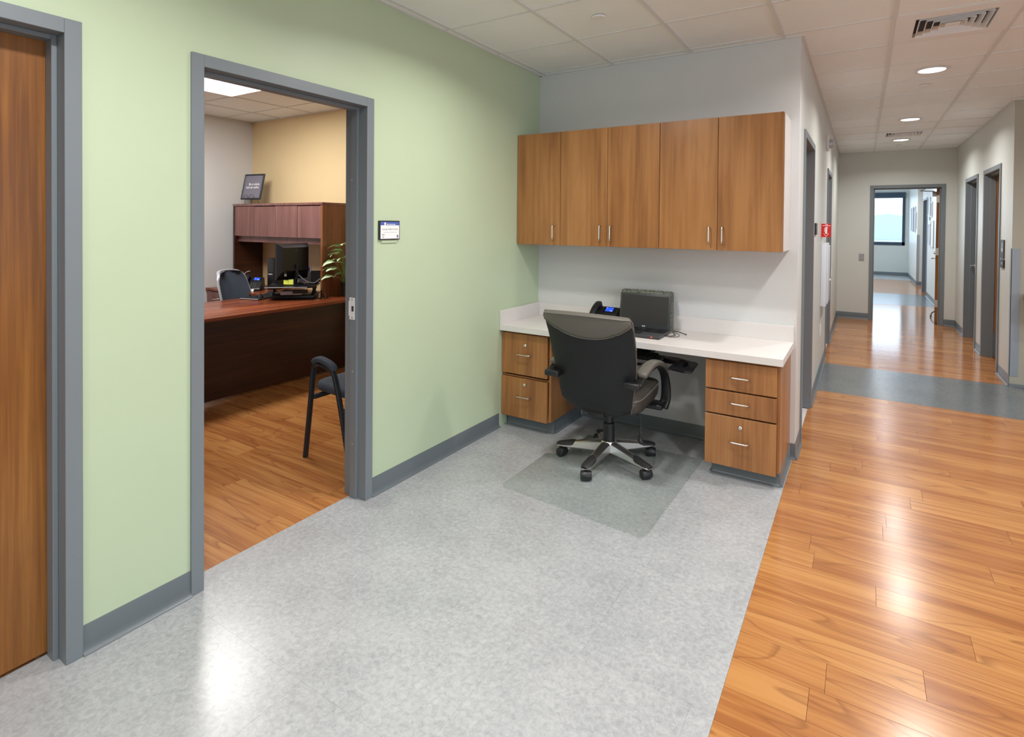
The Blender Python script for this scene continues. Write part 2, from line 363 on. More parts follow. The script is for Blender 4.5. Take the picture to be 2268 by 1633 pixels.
# office shell
b = B(); b.box((OX-.1, -5.2, 0), (OX, OY+.1, H+.1)); struct('wall_office_side', b, M['white'])
b = B(); b.box((OX, OY, 0), (-TH, OY+.1, H+.1)); struct('wall_office_back', b, M['yellow'])
b = B(); b.box((OX, -5.2, 0), (-TH, -5.1, H+.1)); struct('wall_office_near', b, M['white'])
# room behind the camera: solid wall on the left part, glazing to the right is left open to the sky
b = B(); b.box((-.145, -6.7, 0), (2.0, -6.6, H+.1)); b.box((2.0, -6.7, 0), (4.4, -6.6, H+.1)); b.box((4.4, -6.7, 0), (7.3, -6.6, .8)); b.box((4.4, -6.7, 2.3), (7.3, -6.6, H+.1)); struct('wall_front', b, M['cream'])
b = B(); b.box((7.2, -6.6, 0), (7.3, 3.15, .8)); b.box((7.2, -6.6, 2.3), (7.3, 3.15, H+.1)); b.box((7.2, -1.6, .8), (7.3, 3.15, 2.3)); struct('wall_right', b, M['cream'])

# ---- windows
def window(name, frame_b, panes):
    o = struct(name, frame_b, M['navyf'])
    for lo, hi in panes: b = B(); b.box(lo, hi); obj('pane', b, M['pane'], o, 0)
M['navyf'] = plain('dark blue grey window frame', (.035, .06, .09), .4)
b = B(); t = .07
b.box((WIN[0], 17.2-.02, WIN[2]), (WIN[0]+t, 17.3, WIN[3])); b.box((WIN[1]-t, 17.18, WIN[2]), (WIN[1], 17.3, WIN[3])); b.box((WIN[0], 17.18, WIN[2]), (WIN[1], 17.3, WIN[2]+.1)); b.box((WIN[0], 17.14, WIN[3]-.17), (WIN[1], 17.3, WIN[3]))
window('window_1', b, [((WIN[0]+t, 17.24, WIN[2]+.1), (WIN[1]-t, 17.25, WIN[3]-.17))])

# ---- floors
def plank_rows(x0, x1, y0, y1, origin, pitch, length, known=None, seed=1):
    rnd = random.Random(seed); out = []
    k = math.floor((y0-origin)/pitch)
    while origin+k*pitch < y1-1e-6:
        a, c = max(y0, origin+k*pitch), min(y1, origin+(k+1)*pitch); ym = origin+(k+.5)*pitch
        j = x0+length*((k*.38+rnd.random()*.25) % 1)
        if known:
            for ky, kx in known:
                if abs(ky-ym) < pitch*.5: j = kx
        xs = [x0]; u = j-length*math.ceil((j-x0)/length)
        while u < x1:
            if u > x0+.04 and u < x1-.04: xs.append(u)
            u += length
        xs.append(x1)
        for p, q in zip(xs, xs[1:]): out.append((p, q, a, c))
        k += 1
    return out
_pm = {}
def plank_obj(name, p, q, a, c, mat, parent, g=.0006, th=.004):
    key = (name, round(q-p, 4), round(c-a, 4))
    if key not in _pm:
        b = B(); b.box((-(q-p)/2+g, -(c-a)/2+g, -th), ((q-p)/2-g, (c-a)/2-g, 0)); me = bpy.data.meshes.new(name); b.bm.to_mesh(me); b.bm.free(); me.materials.append(mat); _pm[key] = me
    o = bpy.data.objects.new(name, _pm[key]); o.location = ((p+q)/2, (a+c)/2, 0); COL.objects.link(o); o.parent = parent; return o
M['sub'] = plain('dark joint', (.20, .095, .045), .8)
M['subg'] = plain('grey joint', (.30, .31, .31), .8)
GX = 1.915
known = [(-2.05, 2.155), (-1.757, 2.477), (-1.457, 2.64), (-1.315, 2.349), (-1.01, 2.09), (-.72, 2.387), (-.285, 2.525), (.1, 2.30), (.02, 2.13), (.73, 2.388)]
b = B(); b.box((GX, -6.6, -.06), (7.2, 17.2, -.004)); b.box((1.0, FY+TH, -.06), (GX, 17.2, -.004)); b.box((RX, 12.3, -.06), (RX+2.6, 14.07, -.004))
fl = struct('floor', b, M['sub'])
for r in plank_rows(GX, 4.6, -3.73, 1.833, -1.24, .1465, .9144, known, 3): plank_obj('plank', *r, M['plank'], fl)
def joined_planks(x0, x1, y0, y1, parent, seed=5):
    b = B()
    for p, q, a, c in plank_rows(x0, x1, y0, y1, -1.24, .1465, .9144, None, seed): b.box((p+.0006, a+.0006, -.004), (q-.0006, c-.0006, 0))
    o = obj('planks', b, M['plank_f'], parent, 0); o['kind'] = 'stuff'; return o
joined_planks(GX, RX+TH, 3.045, FY+.07, fl, 5)
joined_planks(1.0, 6.0, FY+.07, 9.15, fl, 6)
joined_planks(1.0, 6.0, 11.35, 15.4, fl, 8)
joined_planks(GX, 4.6, -6.6, -3.73, fl, 9); joined_planks(4.6, 7.2, -6.6, 1.833, fl, 10)
b = B(); b.box((GX, 1.833, -.004), (7.2, 3.045, 0)); obj('dark_vinyl_band', b, M['band'], fl, 0)
b = B(); b.box((1.0, 9.15, -.004), (RX, 11.35, 0)); obj('dark_vinyl_band', b, M['band'], fl, 0)
b = B(); b.box((1.0, 15.4, -.004), (RX, 17.2, 0)); obj('grey_vinyl_band', b, M['grey'], fl, 0)
b = B(); b.box((-.11, -6.6, -.06), (GX, 0, -.0012)); fg = struct('floor_vinyl', b, M['subg'])
for r in plank_rows(-.11, GX, -6.6, 0, -2.86, .61, .61, [(-3.165, .735)], 4): plank_obj('floor_tile', *r, M['grey'], fg, .0002, .002)
b = B(); b.box((OX, -5.1, -.06), (-.11, OY, -.004)); fo = struct('floor_office', b, M['sub'])
for r in plank_rows(-3.2, -.11, -3.3, OY, -1.67, .1465, .9144, [(-1.6, -1.21), (-1.75, -1.15)], 11): plank_obj('plank', *r, M['plank'], fo)
b = B()
for p, q, a, c in plank_rows(-3.2, -.11, -5.1, -3.3, -1.67, .1465, .9144, None, 12)+plank_rows(OX, -3.2, -5.1, OY, -1.67, .1465, .9144, None, 13): b.box((p+.0006, a+.0006, -.004), (q-.0006, c-.0006, 0))
o = obj('planks', b, M['plank_f'], fo, 0); o['kind'] = 'stuff'

# ---- ceilings
GXC = [.062+.59*i for i in range(-1, 13)]      # grid lines x .652 1.242 ...
def ceiling(name, x0, x1, y0, y1, gx0, gy0, skip, px=.59, py=.585):
    b = B(); b.box((x0, y0, H+.03), (x1, y1, H+.12)); root = struct(name, b, M['tile'])
    xs = [x0]+[gx0+px*k for k in range(-20, 40) if x0+.02 < gx0+px*k < x1-.02]+[x1]
    ys = [y0]+[gy0+py*k for k in range(-20, 40) if y0+.02 < gy0+py*k < y1-.02]+[y1]
    for p, q in zip(xs, xs[1:]):
        for a, c in zip(ys, ys[1:]):
            if any(p-.1 < sx < q+.1 and p < sx < q and a < sy < c for sx, sy in skip): continue
            key = ('tile', round(q-p, 3), round(c-a, 3))
            if key not in _pm:
                bb = B(); bb.box((-(q-p)/2+.004, -(c-a)/2+.004, .004), ((q-p)/2-.004, (c-a)/2-.004, .02)); me = bpy.data.meshes.new('ceiling_tile'); bb.bm.to_mesh(me); bb.bm.free(); me.materials.append(M['tile']); _pm[key] = me
            o = bpy.data.objects.new('ceiling_tile', _pm[key]); o.location = ((p+q)/2, (a+c)/2, H+random.uniform(0, .0015)); COL.objects.link(o); o.parent = root
    for x in xs[1:-1]: bb = B(); bb.box((x-.012, y0, H-.001), (x+.012, y1, H+.008)); obj('grid_runner', bb, M['tbar'], root, 0)
    for y in ys[1:-1]: bb = B(); bb.box((x0, y-.007, H), (x1, y+.007, H+.008)); obj('cross_tee', bb, M['tbar'], root, 0)
    bb = B(); w = .02
    bb.box((x0, y0, H-.002), (x0+w, y1, H+.006)); bb.box((x1-w, y0, H-.002), (x1, y1, H+.006)); bb.box((x0, y0, H-.002), (x1, y0+w, H+.006)); bb.box((x0, y1-w, H-.002), (x1, y1, H+.006))
    obj('wall_angle', bb, M['tbar'], root, 0)
    return root
DOWNT = [(x, y) for x, y in DOWN]
VENTS = [(2.717, .2025), (2.717, 4.88)]
TROF = (-2.97, -2.39, -2.06, -.88)
REG = [(0, 7.2, -6.6, 0), (WX, 7.2, 0, 3.03), (WX, RX, 3.03, FY)]
def main_ceiling():
    b = B()
    for p, q, a, c in REG: b.box((p, a, H+.03), (q, c, H+.12))
    root = struct('ceiling', b, M['tile'])
    xs = [.062+.59*k for k in range(-1, 14)]; ys = [-.09+.585*k for k in range(-12, 13)]
    for p, q in zip(xs, xs[1:]):
        for a, c in zip(ys, ys[1:]):
            if any(p < sx < q and a < sy < c for sx, sy in VENTS): continue
            cx, cy, z = (p+q)/2, (a+c)/2, random.uniform(0, .0015); rects = []
            for r in REG:
                x0, x1, y0, y1 = max(p+.004, r[0]), min(q-.004, r[1]), max(a+.004, r[2]), min(c-.004, r[3])
                if x1-x0 > .005 and y1-y0 > .005: rects.append((x0-cx, x1-cx, y0-cy, y1-cy))
            if not rects: continue
            key = ('main', tuple(round(v, 3) for r in rects for v in r))
            if key not in _pm:
                bb = B()
                for x0, x1, y0, y1 in rects: bb.box((x0, y0, .004), (x1, y1, .02))
                me = bpy.data.meshes.new('ceiling_tile'); bb.bm.to_mesh(me); bb.bm.free(); me.materials.append(M['tile']); _pm[key] = me
            o = bpy.data.objects.new('ceiling_tile', _pm[key]); o.location = (cx, cy, H+z); COL.objects.link(o); o.parent = root
    for x in xs:
        bb = B(); k = 0
        for r in REG:
            if r[0] < x < r[1]: bb.box((x-.012, r[2], H-.001), (x+.012, r[3], H+.008)); k = 1
        if k: obj('grid_runner', bb, M['tbar'], root, 0)
    for y in ys:
        bb = B(); k = 0
        for r in REG:
            if r[2] < y < r[3]: bb.box((r[0], y-.007, H), (r[1], y+.007, H+.008)); k = 1
        if k: obj('cross_tee', bb, M['tbar'], root, 0)
    w = .02
    for x0, x1, y0, y1 in ((0, w, -6.6, 0), (0, WX+w, -w, 0), (WX, WX+w, 0, FY), (WX, RX, FY-w, FY), (RX-w, RX, 3.03, FY), (RX-w, 7.2, 3.03-w, 3.03), (0, 7.2, -6.6, -6.6+w), (7.2-w, 7.2, -6.6, 3.03)):
        bb = B(); bb.box((x0, y0, H-.002), (x1, y1, H+.006)); obj('wall_angle', bb, M['tbar'], root, 0)
main_ceiling()
ceiling('ceiling_beyond', 1.0, RX, FY+TH, 17.2, .062, -.09, [])
ceiling('ceiling_office', OX, -TH, -5.1, OY, -2.97, -.88, [(-2.7, -1.1), (-2.7, -1.7)], .58, .59)
b = B(); b.box((RX, 12.45, H), (RX+2.5, 13.95, H+.1)); struct('ceiling_crossing', b, M['tile'])

# ---- door frames
def mapper(kind, plane):
    if kind == 'L': return lambda u, d, z: (plane-d, u, z)      # face looks +x
    if kind == 'R': return lambda u, d, z: (plane+d, u, z)      # face looks -x
    return lambda u, d, z: (u, plane+d, z)                      # face looks -y
def door_frame(name, mp, u0, u1, D=DH, th=TH, proj=.012, fw=.05, s0=.048, s1=.10, kind=True):
    b = B()
    def bx(a, c, d0, d1, z0, z1): b.box(mp(a, d0, z0), mp(c, d1, z1), .0015, 1)
    for a, c in ((u0, u0+fw), (u1-fw, u1)): bx(a, c, -proj, th+proj, 0, D)
    bx(u0+fw, u1-fw, -proj, th+proj, D-fw, D)
    bx(u0+fw, u0+fw+.016, s0, s1, 0, D-fw); bx(u1-fw-.016, u1-fw, s0, s1, 0, D-fw); bx(u0+fw+.016, u1-fw-.016, s0, s1, D-fw-.016, D-fw)
    return struct(name, b, M['trim'], smooth=30)
def lever(name, mp, u, d, z, sgn, parent, out=-1):
    """rose, neck and lever bar; out -1 sticks out towards the viewer side"""
    b = B(); b.cyl(mp(u, d, z), mp(u, d+out*.012, z), .032); b.cyl(mp(u, d, z), mp(u, d+out*.055, z), .011)
    b.tube([mp(u, d+out*.05, z), mp(u+sgn*.03, d+out*.057, z), mp(u+sgn*.12, d+out*.055, z)], .009, 10)
    return obj(name, b, M['steel'], parent)

mL = mapper('L', 0)
d1 = door_frame('door_1', mL, *D1)
b = B(); b.box(mL(D1[0]+.053, .1015, .012), mL(D1[1]-.053, .143, DH-.053), .002, 1); lf = obj('door_leaf', b, M['doorw'], d1)
lever('door_handle', mL, D1[0]+.12, .1015, 1.0, 1, lf)
d2 = door_frame('door_2', mL, *D2)
b = B(); y = D2[1]-.0662
b.box((-.103, y-.0022, .985), (-.06, y, 1.105), .001, 1); b.box((-.108, y-.003, 1.005), (-.103, y, 1.085), .001, 1)
sp = obj('strike_plate', b, M['whitep'], d2); sp['label'] = 'pale metal strike plate'
b = B(); b.box((-.085, y-.0026, 1.03), (-.068, y-.0015, 1.06)); obj('latch_hole_shade', b, M['dark'], sp)  # dark patch on the plate, painting the shade inside the hole
b = B()
for z in (.995, 1.095): b.lathe((-.08, y-.0022, z), [(0.0001, -.001), (.004, -.0008), (.004, 0)], 10, 'y')
obj('screw', b, M['steel'], sp)
b = B(); 
for z in (.3, .7, 1.1, 1.75): b.lathe((-.075, y, z) if z < 1 else (-.09, y, z), [(.0001, -.0022), (.005, -.0015), (.005, 0)], 10, 'y')
obj('silencer', b, M['greyprint'], d2)
# office leaf, swung open against the office wall
lfm = B(); lfm.box((-.19-.86, D2[0]+.012, .012), (-.165, D2[0]+.052, DH-.055), .002, 1); lf2 = obj('door_leaf', lfm, M['doorw'], d2)

mHL = mapper('L', WX)
for i, hd in enumerate((HD1, HD2)):
    d = door_frame('door_%d' % (3+i), mHL, *hd)
    b = B(); b.box(mHL(hd[0]+.053, .1015, .012), mHL(hd[1]-.053, .143, DH-.053), .002, 1); lf = obj('door_leaf', b, M['doorw'], d); lever('door_handle', mHL, hd[0]+.12, .1015, 1.0, 1, lf)
mHR = mapper('R', RX)
M['shadedoor'] = plain('shaded door leaf', (.03, .032, .035), .4)  # the near-black grey carries the shadow on the leaf
for i, (hd, mt) in enumerate(((RD1, 'doorw'), (RD2, 'shadedoor'))):
    d = door_frame('door_%d' % (5+i), mHR, *hd)
    b = B(); b.box(mHR(hd[0]+.053, .1015, .012), mHR(hd[1]-.053, .143, DH-.053), .002, 1); lf = obj('door_leaf', b, M[mt], d)
    lever('door_handle', mHR, (hd[0]+.12) if i == 0 else hd[1]-.12, .1015, 1.0, 1 if i == 0 else -1, lf)
    if i == 0:
        b = B(); b.box(mHR(hd[0]+.07, .099, .03), mHR(hd[1]-.07, .102, .30), .0008, 1); kp = obj('kick_plate', b, M['base'], lf)
        b = B()
        for u in (hd[0]+.085, hd[1]-.085, (hd[0]+hd[1])/2):
            for z in (.045, .285): b.cyl(mHR(u, .0985, z), mHR(u, .0995, z), .004, n=8)
        obj('screw', b, M['steel'], kp)
d7 = door_frame('door_7', mapper('R', RX), *RD3, th=.12)
b = B(); b.box((RX+.0985, RD3[0]+.053, .012), (RX+.118, RD3[1]-.053, DH-.053)); obj('door_leaf', b, M['shadedoor'], d7)
# far door, leaf swung open beyond the wall
mF = mapper('F', FY)
d8 = door_frame('door_8', mF, *FD)
hx, hy = 3.303, FY+TH+.003
leaf = bpy.data.objects.new('door_leaf', None)
b = B(); b.box((-.045, 0, .012), (0, .87, DH-.055), .002, 1); lf = obj('door_leaf', b, M['doorw'], d8, local=True); bpy.data.objects.remove(leaf)
lf.location = (hx, hy, 0); lf.rotation_euler = (0, 0, math.radians(-5.5)*-1*-1)
for z in (.32, 1.14, 1.97):
    b = B(); b.box((-.047, -.0025, z-.057), (-.003, .0005, z+.057), .0005, 1); b.cyl((.002, -.006, z-.057), (.002, -.006, z+.057), .007, n=12); obj('hinge', b, M['steel'], lf, local=True)
b = B(); b.box((-.052, .78, .93), (-.045, .84, 1.13), .002, 1); b.cyl((-.05, .81, 1.0), (-.10, .81, 1.0), .012); b.tube([(-.095, .81, 1.0), (-.105, .78, 1.0), (-.10, .70, .995)], .010); b.cyl((-.045, .81, 1.09), (-.075, .81, 1.09), .022)
obj('door_handle', b, M['steel'], lf, local=True)
b = B(); b.box((-.10, .06, 2.02), (-.045, .30, 2.09), .006, 2); b.tube([(-.075, .10, 2.095), (-.25, -.02, 2.10)], .007); b.tube([(-.25, -.02, 2.10), (-.19, -.10, 2.125)], .007)
obj('door_closer', b, M['silver'], lf, local=True)
b = B(); b.tube([(-.05, .80, .10), (-.085, .80, .07), (-.10, .80, .02)], .009); b.ball((-.10, .80, .014), (.016, .016, .013), 12); obj('door_holder', b, M['rubber'], lf, local=True)

# ---- baseboards (cove base: 100 mm, toe at the foot)
def cove(b, p0, p1, nrm, h=.102):
    p0, p1, n = Vector((*p0, 0)), Vector((*p1, 0)), Vector((*nrm, 0))
    prof = [(0, 0), (.020, 0), (.019, .003), (.011, .008), (.0065, .016), (.0045, .03), (.004, h-.004), (.002, h), (0, h)]
    b.loft([[p+n*d+Vector((0, 0, z)) for d, z in prof] for p in (p0, p1)])
b = B()
for a, c in ((-6.6, D1[0]), (D1[1], D2[0]), (D2[1], -.585)): cove(b, (0, a), (0, c), (1, 0))
struct('baseboard_left', b, M['base'], smooth=30)
b = B(); cove(b, (.415, 0), (1.485, 0), (0, -1)); cove(b, (1.90, 0), (WX+.003, 0), (0, -1)); struct('baseboard_back', b, M['base'], smooth=30)
b = B()
for a, c in ((-.003, HD1[0]), (HD1[1], HD2[0]), (HD2[1], FY)): cove(b, (WX, a), (WX, c), (1, 0))
struct('baseboard_hall_left', b, M['base'], smooth=30)
b = B(); cove(b, (WX, FY), (FD[0], FY), (0, -1)); cove(b, (FD[1], FY), (RX, FY), (0, -1)); struct('baseboard_far', b, M['base'], smooth=30)
b = B()
for a, c in ((3.028, RD1[0]), (RD1[1], RD2[0]), (RD2[1], FY)): cove(b, (RX, a), (RX, c), (-1, 0))
struct('baseboard_hall_right', b, M['base'], smooth=30)
b = B(); cove(b, (RX-.003, 3.031), (7.2, 3.031), (0, -1), .13); struct('baseboard_side', b, M['base'], smooth=30)
b = B()
for a, c in ((FY+TH, RD3[0]), (RD3[1], 12.45), (13.95, 17.2)): cove(b, (RX, a), (RX, c), (-1, 0))
cove(b, (1.0, 17.2), (RX, 17.2), (0, -1)); cove(b, (RX, 13.95), (RX+2.5, 13.95), (0, -1)); struct('baseboard_corridor', b, M['base'], smooth=30)
# olive facing of the side wall
b = B(); b.box((RX+.001, 3.0285, .0), (RX+.10, 3.031, .1)); b.bm.free()
b = B(); b.box((RX, 3.026, 0), (RX+TH, 3.031, H)); struct('trim_1', b, M['olive'])
# corner guards
b = B(); b.box((RX-.004, 3.022, .10), (RX, 3.075, 1.325)); b.box((RX-.004, 3.022, .10), (RX+.062, 3.026, 1.325)); struct('trim_2', b, M['guard'])
b = B(); b.box((RX-.004, 13.946, .10), (RX, 14.0, 1.325)); b.box((RX-.004, 13.946, .10), (RX+.05, 13.95, 1.325)); struct('trim_3', b, M['guard'])
b = B(); b.box((RX, 13.944, .10), (RX+2.5, 13.946, .11)); b.bm.free()
# unseen shells added behind the shut doors to stop light leaking in
b = B(); b.box((WX-1.3, .12, 0), (WX-1.2, FY, H)); b.box((WX-1.3, .12, -.06), (GX, FY, -.004)); b.box((WX-1.3, .0, H), (WX-TH, FY, H+.1)); struct('wall_light_block_left', b, M['white'])
b = B(); b.box((RX+1.2, 3.15, 0), (RX+1.3, FY+TH, H)); b.box((RX+TH, 3.15, -.06), (RX+1.2, FY, -.005)); b.box((RX+TH, FY, 0), (RX+1.3, FY+TH, H)); b.box((RX+TH, 3.0, H), (RX+1.3, FY+TH, H+.1)); struct('wall_light_block_right', b, M['white'])
b = B(); b.box((RX+.12, RD3[0]-.3, 0), (RX+1.0, 12.33, H)); struct('wall_light_block_beyond', b, M['white'])

# ================================================================ CEILING FIXTURES
WHERE = {0: 'round recessed ceiling downlight above the desk alcove', 1: 'round recessed ceiling downlight by the green wall, between the two doors',
         2: 'round recessed ceiling downlight just before the square air diffuser', 3: 'largest round downlight in view, just beyond the square air diffuser',
         4: 'middle round downlight of the hallway row', 5: 'round downlight nearest the far doorway', 6: 'round recessed downlight over the wood floor beside the alcove',
         7: 'round recessed downlight over the near end of the wood floor', 8: 'round recessed downlight near the front end of the grey floor', 9: 'round recessed downlight over the side corridor',
         10: 'round downlight just beyond the far doorway', 11: 'round downlight at the crossing beyond the far doorway'}
def downlight(i, x, y):
    t = thing('recessed_downlight', WHERE[i], 'light', (x, y, H), group='round ceiling downlights')
    b = B(); b.lathe((x, y, H), [(.098, .004), (.112, .002), (.112, -.004), (.098, -.007), (.088, -.003), (.084, .015), (.084, .028), (.098, .028)], 40); obj('trim_ring', b, M['whitep'], t)
    b = B(); b.lathe((x, y, H), [(.0001, -.001), (.0835, -.001), (.0835, .008), (.0001, .008)], 36); obj('lens', b, M['emit'], t)
    disk_light(x, y, P_DOWN)
for i, (x, y) in enumerate(DOWN): downlight(i, x, y)

x0, x1, y0, y1 = TROF
t = thing('ceiling_troffer', 'large lit rectangular ceiling panel in the office', 'light', ((x0+x1)/2, (y0+y1)/2, H))
b = B(); b.box((x0, y0, H+.03), (x1, y1, H+.05)); b.box((x0, y0, H-.004), (x0+.018, y1, H+.03)); b.box((x1-.018, y0, H-.004), (x1, y1, H+.03)); b.box((x0, y0, H-.004), (x1, y0+.018, H+.03)); b.box((x0, y1-.018, H-.004), (x1, y1, H+.03)); obj('housing', b, M['whitep'], t, 0)
b = B(); b.box((x0+.018, y0+.018, H-.001), (x1-.018, y1-.018, H+.006)); obj('diffuser_panel', b, M['emit'], t, 0)
l = bpy.data.lights.new('lamp', 'AREA'); l.shape = 'RECTANGLE'; l.size = x1-x0-.06; l.size_y = y1-y0-.06; l.energy = P_TROF; l.color = (1, .97, .94)
o = bpy.data.objects.new('lamp', l); o.location = ((x0+x1)/2, (y0+y1)/2, H-.006); COL.objects.link(o)

def diffuser(x, y, label):
    t = thing('air_diffuser', label, 'vent', (x, y, H), group='square ceiling air diffusers')
    hw, hd = .283, .28
    b = B()
    def frame(ri, ro, z0, z1):
        """sloped square ring from half-size ri at z0 to ro at z1"""
        R = []
        for r, z in ((ri, z0), (ro, z1), (ro, z1+.004), (ri, z0+.004)): R.append([(x-r, y-r*.99, z), (x+r, y-r*.99, z), (x+r, y+r*.99, z), (x-r, y+r*.99, z)])
        b.loft(R+[R[0]], cap=False)
    R = [[(x-r, y-r, z), (x+r, y-r, z), (x+r, y+r, z), (x-r, y+r, z)] for r, z in ((.286, H-.002), (.197, H-.006), (.188, H-.002), (.186, H+.03), (.190, H+.03), (.286, H+.004))]
    b.loft(R+[R[0]], cap=False); obj('face_plate', b, M['vent'], t, 20)
    b = B(); b.box((x-.28, y-.28, H+.025), (x+.28, y+.28, H+.028)); obj('plenum_shade', b, M['dark'], t, 0)  # dark sheet that paints in the shade above the louvers
    for k, r in enumerate((.172, .136, .100, .064)):
        b = B(); R = [[(x-q, y-q, z), (x+q, y-q, z), (x+q, y+q, z), (x-q, y+q, z)] for q, z in ((r-.012, H+.024), (r, H-.002), (r+.0015, H-.007), (r-.0015, H-.007), (r-.0145, H+.024))]
        b.loft(R+[R[0]], cap=False); obj('louver', b, M['vent'], t, 20)
    b = B(); b.box((x-.034, y-.034, H-.006), (x+.034, y+.034, H-.002), .001, 1); obj('louver', b, M['vent'], t, 0)
diffuser(*VENTS[0], 'square louvered air diffuser near the top of the photo, beside the hallway lights')
diffuser(*VENTS[1], 'small distant louvered air diffuser between two hallway downlights')
for (x, y), lb in (((.948, -.984), 'flat round white cover plate in the alcove ceiling'), ((2.717, 1.92), 'small round sprinkler cover beside the nearest hallway downlight'), ((2.72, 6.07), 'small round sprinkler cover beside the farthest hallway downlight')):
    b = B(); b.lathe((x, y, H), [(.0001, -.009), (.034, -.009), (.038, -.006), (.040, 0), (.0001, 0)], 32); tag(obj('sprinkler_cover', b, M['vent']), lb, 'sprinkler cover', 'round sprinkler covers')

# ================================================================ UPPER CABINETS
def pull_v(x, y, z0, z1, parent):
    b = B(); b.tube(catmull([(x, y, z1), (x, y-.022, z1-.001), (x, y-.030, z1-.010), (x, y-.031, z1-.02)], 4)+catmull([(x, y-.031, z0+.02), (x, y-.030, z0+.010), (x, y-.022, z0+.001), (x, y, z0)], 4), .0042, 10, up=(1, 0, 0)); o = obj('handle', b, M['steel'], parent, 60); return o
def pull_h(x0, x1, y, z, parent):
    b = B(); b.tube(catmull([(x0, y, z), (x0+.001, y-.022, z), (x0+.010, y-.030, z), (x0+.02, y-.031, z)], 4)+catmull([(x1-.02, y-.031, z), (x1-.010, y-.030, z), (x1-.001, y-.022, z), (x1, y, z)], 4), .0042, 10); o = obj('handle', b, M['steel'], parent, 60); return o
M['edge'] = plain('dark edge band', (.10, .045, .025), .4)
M['cabside'] = plain('pale satin side panel', (.60, .56, .53), .18, spec=.8)
UZ0, UZ1, UY = 1.362, 2.205, -.352
def upper(label, x0, x1, doors):
    t = thing('wall_cabinet', label, 'cabinet', ((x0+x1)/2, -.17, UZ0), group='wall cabinets over the alcove desk')
    b = B(); th = .018
    b.box((x0, UY+.021, UZ0+.004), (x0+th, -.001, UZ1-.003)); b.box((x1-th, UY+.021, UZ0+.004), (x1, -.001, UZ1-.003)); b.box((x0+th, UY+.021, UZ0+.004), (x1-th, -.001, UZ0+.022)); b.box((x0+th, UY+.021, UZ1-.021), (x1-th, -.001, UZ1-.003)); b.box((x0+th, -.008, UZ0+.022), (x1-th, -.001, UZ1-.021))
    obj('carcass', b, M['cab'], t, 0)
    for a, c, hx in doors:
        b = B(); b.box((a+.0015, UY, UZ0), (c-.0015, UY+.019, UZ1), .0012, 1); d = obj('door', b, M['cab'], t, 30)
        pull_v(hx, UY, 1.405, 1.511, d)
    return t
upper('wall cabinet with a single door, touching the green wall', .004, .379, [(.004, .379, .329)])
upper('middle wall cabinet with two doors, above the phone and laptop', .3795, 1.1235, [(.3795, .751, .703), (.751, 1.1235, .784)])
t = upper('wall cabinet with two doors, at the hallway end of the row', 1.124, 1.876, [(1.124, 1.4985, 1.451), (1.4985, 1.876, 1.532)])
b = B(); b.box((1.876, UY+.021, UZ0+.002), (1.878, -.001, UZ1-.002)); o = obj('side_panel', b, M['cabside'], t, 0); o['label'] = 'pale satin side panel'

# ================================================================ BASE CABINETS
BY = -.553
def lock(x, z, parent):
    b = B(); b.lathe((x, BY, z), [(.0001, -.007), (.008, -.007), (.0115, -.0045), (.0125, 0), (.0001, 0)], 24, 'y'); b.box((x-.001, BY-.0078, z-.005), (x+.001, BY-.0068, z+.005)); obj('lock', b, M['steel'], parent)
def base_cab(label, x0, x1, fx0, fx1, drawers, side):
    t = thing('base_cabinet', label, 'cabinet', ((x0+x1)/2, -.27, 0))
    b = B(); yf = BY+.021
    b.box((x0, yf, .095), (x0+.018, -.002, .722)); b.box((x1-.018, yf, .095), (x1, -.002, .722)); b.box((x0+.018, yf, .095), (x1-.018, -.002, .113)); b.box((x0+.018, -.010, .113), (x1-.018, -.002, .722)); b.box((x0+.018, yf, .704), (x1-.018, yf+.08, .722))
    for z0, z1, *_ in drawers[1:]: b.box((x0+.018, yf+.002, z1+.001), (x1-.018, yf+.02, z1+.012))
    obj('carcass', b, M['cab'], t, 0)
    b = B(); b.box((x0+.03, yf+.0575, 0), (x1-.01, -.004, .0945)); 
    if side == 'r': cove(b, (x0+.012, yf+.0575), (x1-.004, yf+.0575), (0, -1), .0945); cove(b, (x1-.010, yf+.055), (x1-.010, -.022), (1, 0), .0945)
    else: cove(b, (x0+.03, yf+.0575), (x1-.0, yf+.0575), (0, -1), .0945); cove(b, (x1-.006, yf+.055), (x1-.006, -.022), (1, 0), .0945); cove(b, (x0+.03, yf+.055), (x0+.03, -.022), (-1, 0), .0945)
    obj('toe_kick', b, M['base'], t, 30)
    for z0, z1, hz, hx0, hx1, lk in drawers:
        b = B(); b.box((fx0, BY, z0), (fx1, BY+.019, z1), .0012, 1); d = obj('drawer', b, M['cabh'], t, 30)
        pull_h(hx0, hx1, BY, hz, d)
        if lk: lock((hx0+hx1)/2+.003, lk, d)
    return t
base_cab('honey wood cabinet with two locking drawers, against the green wall', .003, .414, .005, .392, [(.409, .709, .562, .148, .258, .628), (.090, .382, .252, .145, .255, .338)], 'r')
base_cab('honey wood cabinet with three drawers, at the hallway end of the counter', 1.487, 1.897, 1.486, 1.881, [(.539, .708, .622, 1.632, 1.735, 0), (.391, .529, .47, 1.632, 1.735, 0), (.082, .381, .24, 1.632, 1.735, .325)], 'l')

# counter
CT, CB = .768, .725
t = thing('countertop', 'long pale laminate desk counter with a low backsplash', 'countertop', (.95, -.29, CB))
b = B(); b.box((.002, -.585, CB), (1.914, -.001, CT), .0015, 1); obj('slab', b, M['counter'], t, 30)
b = B(); b.box((.021, -.0195, CT), (1.914, -.001, .868), .0012, 1); obj('backsplash', b, M['counter'], t, 30)
b = B(); b.box((.002, -.585, CT), (.0205, -.001, .872), .0012, 1); obj('side_splash', b, M['counter'], t, 30)

